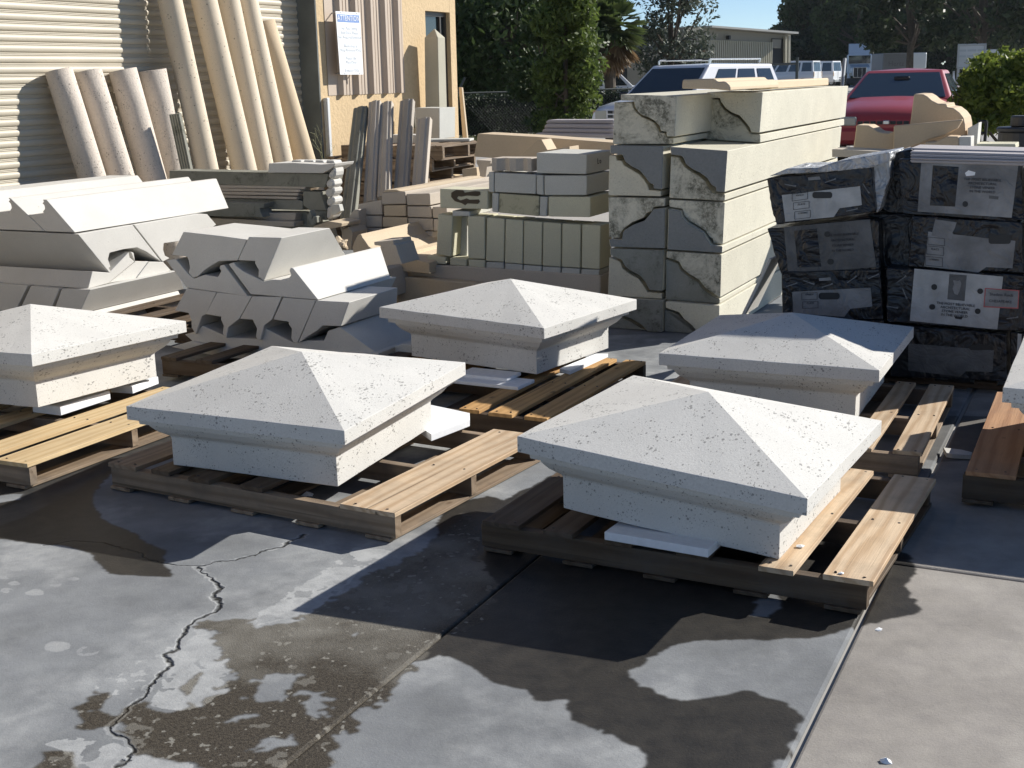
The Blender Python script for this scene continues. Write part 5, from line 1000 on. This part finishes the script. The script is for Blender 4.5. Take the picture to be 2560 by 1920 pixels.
# truck
q = dep('V2', (2060, 840), 124); tk = empty('truck', (q.x, q.y, 0), -math.pi/2-.22); tag(tk, 'white day-cab truck with tall roof fairing under the trees', 'truck')
part(tk, 'cab', M_tpaint, [((-1.2, 0, 2.1), (1.9, 2.3, 1.9))], .15); 
MB().prism([(-.3, -.95, 1.0), (1.3, -.85, 1.0), (1.3, -.85, 1.75), (-.3, -.95, 2.1)], (0, 1.8, 0)).build('hood', M_tpaint, tk, bev=.1, segs=2); MB().prism([(-2.2, -1.0, 3.05), (-.6, -1.0, 3.05), (-1.6, -1.0, 4.0), (-2.2, -1.0, 4.0)], (0, 2.0, 0)).build('roof_fairing', M_tpaint, tk, bev=.05)
part(tk, 'windscreen', M_glc, [((-.235, 0, 2.5), (.03, 2.0, .75))]); part(tk, 'grille', M_black, [((1.32, 0, 1.3), (.05, 1.1, .85))]); part(tk, 'grille_frame', M_chrome, [((1.34, 0, 1.75), (.05, 1.2, .05)), ((1.34, 0, .87), (.05, 1.2, .05)), ((1.34, .58, 1.3), (.05, .05, .9)), ((1.34, -.58, 1.3), (.05, .05, .9)), ((1.35, -.2, 1.3), (.03, .03, .85)), ((1.35, .2, 1.3), (.03, .03, .85))])
part(tk, 'bumper', M_black, [((1.4, 0, .55), (.3, 2.3, .5))]); 
for sg in (-1, 1): part(tk, 'headlight', M_lamp, [((1.25, sg*.85, 1.15), (.15, .25, .3))]); part(tk, 'fender', M_tpaint, [((.7, sg*.98, 1.0), (1.2, .3, .6))], .1); wv = MB().tube((.7, sg*1.0-.15, .5), (.7, sg*1.0+.15, .5), .5, n=20).build('wheel', M_rubber, tk); part(tk, 'wing_mirror', M_black, [((-.3, sg*1.4, 2.2), (.1, .2, .5))])
# trailers
def trailer(label, k, p0, p1, Y, txt=None, mt=None):
    a = dep(k, p0, Y); b_ = dep(k, p1, Y); t = empty('trailer', ((a.x+b_.x)/2, Y+1.5, 0)); tag(t, label, 'trailer')
    w_ = abs(b_.x-a.x); z0, z1 = min(a.z, b_.z), max(a.z, b_.z)
    part(t, 'box', mt or M_tpaint, [((0, 0, (z0+z1)/2), (w_, 3, z1-z0))], .05); part(t, 'underframe', M_black, [((0, 0, z0-.2), (w_*.9, 2, .35))])
    for x in (-w_*.35, w_*.35): part(t, 'wheel', M_rubber, [((x, -1, max(.3, z0-.5)), (.8, .3, .8))], .3)
    if txt: text('printed_text', txt, (w_*.05, -1.51, z0+(z1-z0)*.38), (1, 0, 0), (0, 0, 1), .5, plain('grey_print', (.12, .12, .13), .7), t)
trailer('pale grey trailer with small black lettering behind the red car', 'V3', (590, 245), (862, 440), 96, 'Hertz', plain('dull_grey_trailer', (.17, .18, .19), .6)); trailer('white ribbed trailer right of the lettered trailer', 'V3', (905, 240), (1085, 420), 98)
trailer('white container seen through the trees at the far right', 'V3', (1822, 200), (1970, 420), 90)
# sign board by the road
a, b_ = dep('V3', (1462, 152), 40), dep('V3', (1748, 412), 40); sg = empty('sign_board', ((a.x+b_.x)/2, 40, 0), -.06); tag(sg, 'weathered white sign board in a steel frame right of the red car', 'sign'); w_ = b_.x-a.x; zc_ = (a.z+b_.z)/2; hh_ = a.z-b_.z
part(sg, 'panel', plain('weathered_sign_white', (.42, .45, .46), .6, nz=.12, nsc=2), [((0, 0, zc_), (w_-.06, .03, hh_-.06))], 0); part(sg, 'frame', M_steel, [((0, -.01, a.z), (w_, .05, .05)), ((0, -.01, b_.z), (w_, .05, .05)), ((-w_/2, -.01, zc_), (.05, .05, hh_)), ((w_/2, -.01, zc_), (.05, .05, hh_))], 0)
part(sg, 'post', M_steel, [((-w_*.45, .04, b_.z/2), (.07, .06, b_.z)), ((w_*.45, .04, b_.z/2), (.07, .06, b_.z))], 0)
part(sg, 'faded_print', plain('faded_sign_print', (.33, .37, .39), .7), [((-.3+.3*i, -.017, zc_+.35-.17*j), (.26, .004, .06)) for i in range(3) for j in range(3)]+[((.1, -.017, b_.z+.22), (1.2*w_/2.4, .004, .08))], 0)
q = dep('V3', (1408, 450), 46); rs = empty('road_sign', (q.x, q.y, 0)); tag(rs, 'diamond road sign seen almost edge-on left of the sign board', 'road sign'); MB().add([(-.22, 0, q.z-1), (0, .0, q.z-.05), (.22, .02, q.z-1), (0, .0, q.z-1.9)], [(0, 1, 2, 3)]).build('plate', M_tpaint, rs); part(rs, 'post', M_steel, [((0, .05, (q.z)/2), (.06, .06, q.z))], 0)

# ------------------------------------------------------------------ far buildings
M_wire = plain('dark_weathered_wire', (.07, .08, .075), .6, .3)
M_far = plain('dull_beige_render', (.30, .285, .24), .9, nz=.06, nsc=.5); M_farm = plain('pale_yellow_metal_siding', (.50, .47, .36), .6)
Pf = dep('V2', (258, 590), 62); nF = Vector((math.sin(.62), -math.cos(.62), 0)); nF = Vector((math.cos(.95), -math.sin(.95), 0)); tF = Vector((-nF.y, nF.x, 0))
wh = empty('warehouse', (Pf.x, Pf.y, 0)); tag(wh, 'low beige warehouse with ribbed pale siding and thin flat roof', 'warehouse'); winv = Matrix.Translation(-Vector(wh.location))
def wf(name, pts, mat, off=0, th=.2, k='V2', n_=nF):
    q = [onp(k, p, Pf+n_*off, n_) for p in pts]; o = MB().prism(q, n_*-th).build(name, mat, recenter=False); o.parent = wh; o.matrix_parent_inverse = winv; return o
wf('wall', [(80, 215), (1275, 310), (1275, 640), (80, 640)], M_far, 0, 8)
wf('roof', [(370, 200), (1368, 275), (1366, 298), (370, 222)], plain('pale_roof_edge', (.50, .49, .44), .6), .6, 9)
q0 = onp('V2', (285, 365), Pf, nF); q1 = onp('V2', (1055, 395), Pf, nF); zb = 0.0; Lw_ = (q1-q0).length; nr = 36
m_ = MB(); d_ = (Vector((q1.x, q1.y, 0))-Vector((q0.x, q0.y, 0)))
for i in range(nr):
    a = Vector((q0.x, q0.y, 0))+d_*(i/nr)+nF*.02; m_.prism([a, a+d_*(.5/nr), a+d_*(.5/nr)+nF*.12, a+nF*.12], (0, 0, q0.z+(q1.z-q0.z)*i/nr))
o = m_.build('siding', M_farm, recenter=False); o.parent = wh; o.matrix_parent_inverse = winv; wf('siding_backing', [(285, 366), (1055, 394), (1055, 640), (285, 640)], M_farm, .02, .05)
wf('doorway', [(1062, 350), (1213, 355), (1213, 640), (1062, 640)], M_black, .06, .05); wf('hung_panel', [(1065, 358), (1168, 362), (1160, 465), (1062, 460)], M_far, .12, .04); wf('doorway_post', [(1213, 330), (1235, 330), (1235, 640), (1213, 640)], M_farm, .2, .2); wf('downpipe', [(1253, 320), (1267, 320), (1262, 640), (1250, 640)], M_farm, .5, .1)
wf('pipe', [(272, 350), (284, 350), (286, 640), (274, 640)], plain('rust_pipe', (.15, .08, .04), .8), .2, .1); wf('wall_lamp', [(565, 315), (585, 315), (585, 360), (565, 360)], M_black, .3, .2)
b2_ = empty('building', dep('V4', (400, 480), 58)); tag(b2_, 'shaded grey building behind the palms and olive tree', 'building'); b2_.location.z = 0
a = dep('V4', (90, 290), 58); c_ = dep('V4', (900, 400), 58); part(b2_, 'wall', M_far, [(((a.x+c_.x)/2-b2_.location.x, 2, a.z/2), (c_.x-a.x, 4, a.z))], 0)
part(b2_, 'awning', M_far, [((-1.2, -.6, a.z*.72), (3.4, 1.2, .12))], 0); part(b2_, 'doorway', M_black, [((0, -.02, 1.0), (1.2, .05, 2.0)), ((-2.6, -.02, 1.2), (1.1, .05, 1.2))], 0)

# ------------------------------------------------------------------ plants
def leafmat(name, c, c2, tr=.25):
    mt, n, b = newmat(name); b.inputs['Roughness'].default_value = .55; b.inputs['Specular IOR Level'].default_value = .3
    gm_ = N(n, 'ShaderNodeNewGeometry'); x = mix(n, gm_.outputs['Random Per Island'], c, c2); n.links.new(x, b.inputs['Base Color'])
    t = N(n, 'ShaderNodeBsdfTranslucent'); n.links.new(x, t.inputs[0]); m_ = N(n, 'ShaderNodeMixShader'); m_.inputs[0].default_value = tr
    n.links.new(b.outputs[0], m_.inputs[1]); n.links.new(t.outputs[0], m_.inputs[2]); n.links.new(m_.outputs[0], n.nodes['Material Output'].inputs[0]); return mt
L_dark = leafmat('dark_oak_leaves', (.020, .034, .018), (.070, .095, .038), .2); L_mid = leafmat('mid_green_leaves', (.03, .052, .016), (.065, .10, .028), .3); L_lite = leafmat('light_green_leaves', (.055, .09, .018), (.15, .20, .045), .38)
L_olive = leafmat('grey_olive_leaves', (.05, .065, .045), (.12, .14, .10), .2); L_palm = leafmat('palm_leaves', (.05, .08, .025), (.13, .17, .05), .2); L_brown = leafmat('dead_palm_leaves', (.16, .10, .055), (.30, .21, .12), .2)
M_bark = plain('grey_brown_bark', (.10, .08, .06), .9, nz=.3, nsc=6); L_hedge = leafmat('dark_hedge_leaves', (.014, .024, .010), (.04, .06, .02), .12); L_bush = leafmat('sunlit_bush_leaves', (.05, .085, .015), (.24, .29, .05), .45)
def leaves(pts, size, flat=.0):
    n = len(pts); a = rng.normal(size=(n, 3)); a /= np.linalg.norm(a, axis=1)[:, None]; b = rng.normal(size=(n, 3)); b -= a*(a*b).sum(1)[:, None]; b /= np.linalg.norm(b, axis=1)[:, None]
    s = size*rng.uniform(.6, 1.4, (n, 1)); v = np.empty((n, 4, 3)); v[:, 0] = pts-a*s; v[:, 1] = pts+b*s*.42; v[:, 2] = pts+a*s; v[:, 3] = pts-b*s*.42; return v.reshape(-1, 3)
def leafmesh(name, v, mat, parent=None, loc=None):
    n = len(v)//4; me = bpy.data.meshes.new(name); me.vertices.add(len(v)); me.vertices.foreach_set('co', v.astype(np.float32).ravel()); me.loops.add(len(v)); me.loops.foreach_set('vertex_index', np.arange(len(v), dtype=np.int32))
    me.polygons.add(n); me.polygons.foreach_set('loop_start', np.arange(0, len(v), 4, dtype=np.int32)); me.update(); me.validate(); me.materials.append(mat); o = bpy.data.objects.new(name, me); link(o, parent); return o
def clumps(cs, per, sig):
    out = []
    for (c_, r_) in cs:
        d = rng.normal(size=(per, 3)); d /= np.linalg.norm(d, axis=1)[:, None]; out.append(np.array(c_)+d*(r_*rng.uniform(.35, 1.05, (per, 1))**.6)*np.array([1, 1, .75]))
    return np.concatenate(out)
def tree(label, x, y, h, crown, base_z, ncl, per, leaf, ls, trunk=.18, clump=.9, lean=0, name='tree', group=None, nlimb=7):
    """crown: (rx, ry); foliage in many small clumps on limbs, with gaps"""
    t = empty(name, (x, y, 0)); tag(t, label, 'tree', group); mb = MB(); top = Vector((lean, 0, h*.72)); mb.tube((0, 0, -.1), (lean*.4, .1, h*.38), trunk, trunk*.7, 8); mb.tube((lean*.4, .1, h*.38), top, trunk*.7, trunk*.25, 8)
    cs = []
    for i in range(ncl):
        th = rng.uniform(0, 2*math.pi); z = base_z+(h-base_z)*rng.random(); f = math.sin(math.pi*min(1, max(.04, (z-base_z)/(h-base_z)*.86+.14)))**.6; rr_ = rng.uniform(.35, 1)**.5*f
        cs.append(((crown[0]*rr_*math.cos(th)+lean*.8, crown[1]*rr_*math.sin(th), z-.3), clump*rng.uniform(.55, 1.25)))
    for i in range(nlimb): c_ = Vector(cs[i*len(cs)//nlimb][0]); s0 = Vector((lean*.3, .05, h*rng.uniform(.2, .45))); mb.tube(s0, s0.lerp(c_, .6)+Vector((0, 0, .2)), trunk*.35, trunk*.2, 6); mb.tube(s0.lerp(c_, .6)+Vector((0, 0, .2)), c_, trunk*.2, .02, 5)
    mb.build('trunk', M_bark, t); leafmesh('crown', leaves(clumps(cs, per, 0), ls), leaf, t); return t
def palm(label, k, p, Y, R_=1.5, skirt=True, group='cabbage palms'):
    q = dep(k, p, Y); t = empty('palm_tree', (q.x, q.y, 0)); tag(t, label, 'palm', group); MB().tube((0, 0, -.1), (0, 0, q.z-.3), .2, .17, 10).build('trunk', M_bark, t)
    def fr(n, lo, hi, R, mat, nm, z0):
        vv = []
        for i in range(n):
            th = rng.uniform(0, 6.283); el = rng.uniform(lo, hi); d = np.array([math.cos(th)*math.cos(el), math.sin(th)*math.cos(el), math.sin(el)]); side = np.cross(d, [0, 0, 1.]); side /= np.linalg.norm(side)+1e-6; u_ = np.cross(side, d)
            c0 = np.array([0, 0, z0])+d*R*.45
            for j in range(14):
                a = (j/13-.5)*2.6; dd = d*math.cos(a)+side*math.sin(a); tip = c0+dd*R*.55*rng.uniform(.85, 1.1)-np.array([0, 0, .18*R*rng.uniform(.3, 1)]); w_ = np.cross(dd, u_)*.06*R+u_*.03*R
                vv += [c0, c0+(tip-c0)*.5+w_, tip, c0+(tip-c0)*.5-w_]
        leafmesh(nm, np.array(vv), mat, t)
    fr(46, -.5, 1.3, R_, L_palm, 'crown', q.z)
    if skirt: fr(26, -1.4, -.6, R_*.9, L_brown, 'dead_fronds', q.z-.2)
    return t
def tx(k, p, Y): q = dep(k, p, Y); return q.x, q.y
# left clump of big dark trees
for i, (px, Y, h, cr, ncl, lb, lf) in enumerate([(960, 48, 9.5, 3.8, 100, 'dark oak directly beside the building corner, leftmost of the wood', L_dark), (1060, 52, 10, 3.6, 100, 'dark oak behind the fence post, second from the building', L_dark), (1170, 56, 9.5, 3.4, 95, 'dark tree behind the pale pickup', L_dark), (1205, 60, 7.0, 1.7, 55, 'dark tree behind the light green tree', L_dark), (1100, 40, 4.6, 2.6, 60, 'mid green low tree with yellowish tips beyond the hedge', L_mid)]):
    x, y = tx('D', (px, 150), Y); tree(lb, x, y, h, (cr, cr*.9), 1.2 if i < 4 else .9, ncl, 260, lf, .12, .3, 1.05, group='dark trees behind the chain link fence' if i < 4 else None, nlimb=10)
x, y = tx('D', (1222, 150), 30); tree('slim light green leafy tree growing through the hedge', x, y, 4.35, (.62, .6), .55, 85, 190, L_lite, .075, .07, .36)
x, y = tx('D', (1180, 150), 31); tree('low light green sapling left of the slim light green tree', x, y, 3.3, (.7, .6), .6, 40, 170, L_mid, .08, .06, .36)
x, y = tx('D', (1450, 150), 46); tree('airy grey olive leafed tree left of the warehouse', x, y, 5.2, (1.2, 1.1), 1.2, 62, 110, L_olive, .085, .16, .62, nlimb=16)
palm('palm with a brown skirt of dead fronds left of the olive leafed tree', 'D', (1318, 62), 43, 1.35); palm('tall palm beside the sky gap', 'D', (1262, 15), 55, 1.7, False); palm('dark palm among the oaks', 'D', (1065, 75), 47, 1.8)
# right wood
for i, (px, Y, h, cr, ncl, lb) in enumerate([(1735, 95, 12, 3.6, 95, 'tree with sky showing through, leftmost of the right hand wood'), (1800, 100, 13, 4.2, 95, 'loose crowned tree second from the left of the right hand wood'), (1875, 92, 14, 5.2, 120, 'dark tree above the white truck'), (1960, 88, 14, 5.5, 130, 'broad dark oak above the pale trailer'), (2050, 84, 13.5, 5.5, 130, 'broad dark oak behind the sign board'), (2140, 78, 13, 5.2, 130, 'dark oak right of the sign board'), (2230, 72, 13, 5, 120, 'dark oak at the right edge of the yard view')]):
    x, y = tx('D', (px, 150), Y+62); tree(lb, x, y, h*1.45, (cr*1.25, cr*1.0), 4.0, int(ncl*(.45 if i < 2 else .8)), 300, L_mid if i in (0, 3, 5) else L_dark, .34, .45, 1.9, group='big dark trees beyond the road', nlimb=12)
for px, Y, lb in ((1965, 92, 'nearer ragged oak hanging over the pale lettered trailer'), (2120, 84, 'nearer ragged oak hanging over the white container'), (1850, 130, 'ragged mid green tree right above the white truck')):
    x, y = tx('D', (px, 150), Y); tree(lb, x, y, 11.5, (4.2, 3.4), 3.4, 75, 150, L_mid if Y == 130 else L_dark, .24, .3, 1.0, nlimb=18)
bk = []
for i in range(150):
    px = 1660+i*5.2; Y = 178+rng.uniform(-4, 6); a = dep('D', (px, 150), Y); hmax = 2.5+9.0*min(1, max(.12, (px-1760)/200)); bk.append(((a.x, a.y, rng.uniform(.6, hmax)), 2.2))
    bk.append(((a.x*.8, a.y*.8, rng.uniform(.3, 3.2)), 1.3))
    bk.append(((a.x*.82, a.y*.82, rng.uniform(2.5, 5.5)), 1.4))
leafmesh('far_wood', leaves(clumps(bk, 120, 0), .34), L_dark); tag(bpy.data.objects['far_wood'], 'dark mass of far woodland behind the truck and trailers', 'woodland', kind='stuff')
bk = []
for i in range(90):
    px = 930+i*6.6; Y = 72+rng.uniform(-3, 5); a = dep('D', (px, 150), Y); bk.append(((a.x, a.y, rng.uniform(.4, 4.2 if px < 1290 else 2.4)), 1.3))
fw = leafmesh('far_thicket', leaves(clumps(bk, 110, 0), .28), L_dark); tag(fw, 'dark thicket behind the trees by the building', 'thicket', kind='stuff')
# hedge behind the fence
h0, h1 = dep('D', (985, 250), 33), dep('D', (1420, 250), 36); hd_ = []
n_ = 150
for i in range(n_):
    t = i/(n_-1); 
    for j in range(3): hd_.append(((h0.x+(h1.x-h0.x)*t, h0.y+(h1.y-h0.y)*t+.4+rng.uniform(-.2, .2), .18+j*.33+rng.uniform(-.07, .1)), .30))
hg = leafmesh('hedge', leaves(clumps(hd_, 70, 0), .045), L_hedge); tag(hg, 'dark clipped hedge behind the chain link fence', 'hedge'); 
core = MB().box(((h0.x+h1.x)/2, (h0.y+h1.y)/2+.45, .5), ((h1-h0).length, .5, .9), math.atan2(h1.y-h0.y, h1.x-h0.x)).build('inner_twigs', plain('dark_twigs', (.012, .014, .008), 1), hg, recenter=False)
fc = empty('chain_link_fence', (h0.x, h0.y-.6, 0)); tag(fc, 'steel chain link fence in front of the hedge', 'fence'); F1 = Vector((h1.x-h0.x, h1.y-h0.y, 0))
MB().tube((0, 0, 1.12), F1+ZZ*1.12, .022, n=6).build('top_rail', M_wire, fc); 
for i in (0, 5): a = F1*(i/5); MB().tube(a, a+ZZ*1.2, .03, n=6).build('fence_post', M_wire, fc)
MB().tube((.1, 0, 1.15), (.28, 0, 1.5), .03, n=6).build('barb_arm', M_wire, fc)
m_ = MB(); Lf = F1.length; un = F1.normalized()
for i in range(int(Lf/.09)+12):
    for sgn_ in (-1, 1):
        x0 = i*.09-(1.1 if sgn_ > 0 else 0); x1 = x0+sgn_*1.1; a, b_ = (x0, x1)
        if min(a, b_) < 0 or max(a, b_) > Lf: continue
        m_.tube(un*a+ZZ*.02, un*b_+ZZ*1.1, .0022, n=3, cap=False)
o = m_.build('chain_mesh', M_wire, fc); o['kind'] = 'stuff'
# second fence by the warehouse
q = dep('V2', (1060, 650), 34); q2 = dep('V2', (1350, 640), 34); fc = empty('steel_fence', (q.x, q.y, 0)); tag(fc, 'low steel rail fence beyond the white SUV', 'fence'); MB().tube((0, 0, q.z), (q2.x-q.x, 0, q2.z), .03, n=6).build('rail', M_wire, fc); MB().tube((q2.x-q.x, 0, 0), (q2.x-q.x, 0, q2.z+.16), .04, n=8).build('fence_post', M_wire, fc); MB().tube((0, 0, .4), (q2.x-q.x, 0, .4), .02, n=6).build('rail', M_wire, fc)
# sunlit bush at the right
bs = empty('bush', (*tx('V3', (1950, 700), 19.5), 0)); tag(bs, 'sunlit yellow green bush right of the red car', 'bush'); cs = []
for i in range(150):
    px = rng.uniform(1500, 2330); top = 560-(min(px, 2100)-1500)*.38+70*math.sin(px*.021)*rng.random()-rng.choice([0, 0, 45]); py = rng.uniform(top, 1090); a = dep('V3', (px, py), 19.5+rng.uniform(0, 1.2)); cs.append(((a.x-bs.location.x, a.y-bs.location.y, max(.1, a.z+rng.uniform(-.08, .12))), rng.uniform(.1, .26)))
leafmesh('foliage', leaves(clumps(cs, 120, 0), .06), L_bush, bs); mb = MB()
for i in range(6): mb.tube((rng.uniform(-.8, .8), .3, 0), (rng.uniform(-1.5, 1.5), .3, 1.2), .03, .01, 5)
mb.build('stems', M_bark, bs)
# verge grass strip at the hedge foot and road lines
gv = []
for i in range(2600): t = rng.random(); gv.append((h0.x+(h1.x-h0.x)*t, h0.y+(h1.y-h0.y)*t-rng.uniform(.2, 2.2), .0))
gg = leafmesh('grass_verge', leaves(np.array(gv)+np.array([0, 0, .02]), .06), leafmat('verge_grass', (.07, .09, .03), (.14, .15, .06), .2)); tag(gg, 'rough grass along the hedge foot', 'grass', kind='stuff')
M_asp = plain('worn_asphalt_road', (.13, .128, .125), .9, nz=.15, nsc=.3)
mesh('road', [(-60, 60, -.006), (260, 60, -.006), (260, 78, -.006), (-60, 78, -.006)], [(0, 1, 2, 3)], M_asp, recenter=False)['kind'] = 'structure'

# ------------------------------------------------------------------ thin haze
hz = MB().box((80, 130, 14), (800, 360, 31)).build('haze', None, recenter=False); hm = bpy.data.materials.new('thin_haze'); hm.use_nodes = True; hn = hm.node_tree
for x in list(hn.nodes):
    if x.type == 'BSDF_PRINCIPLED': hn.nodes.remove(x)
pv = hn.nodes.new('ShaderNodeVolumePrincipled'); pv.inputs['Color'].default_value = (.80, .88, .95, 1); pv.inputs['Density'].default_value = .00012; pv.inputs['Anisotropy'].default_value = .3
hn.links.new(pv.outputs[0], hn.nodes['Material Output'].inputs['Volume']); hz.data.materials.clear(); hz.data.materials.append(hm); tag(hz, 'thin pale haze over the far trees', 'haze', kind='stuff')
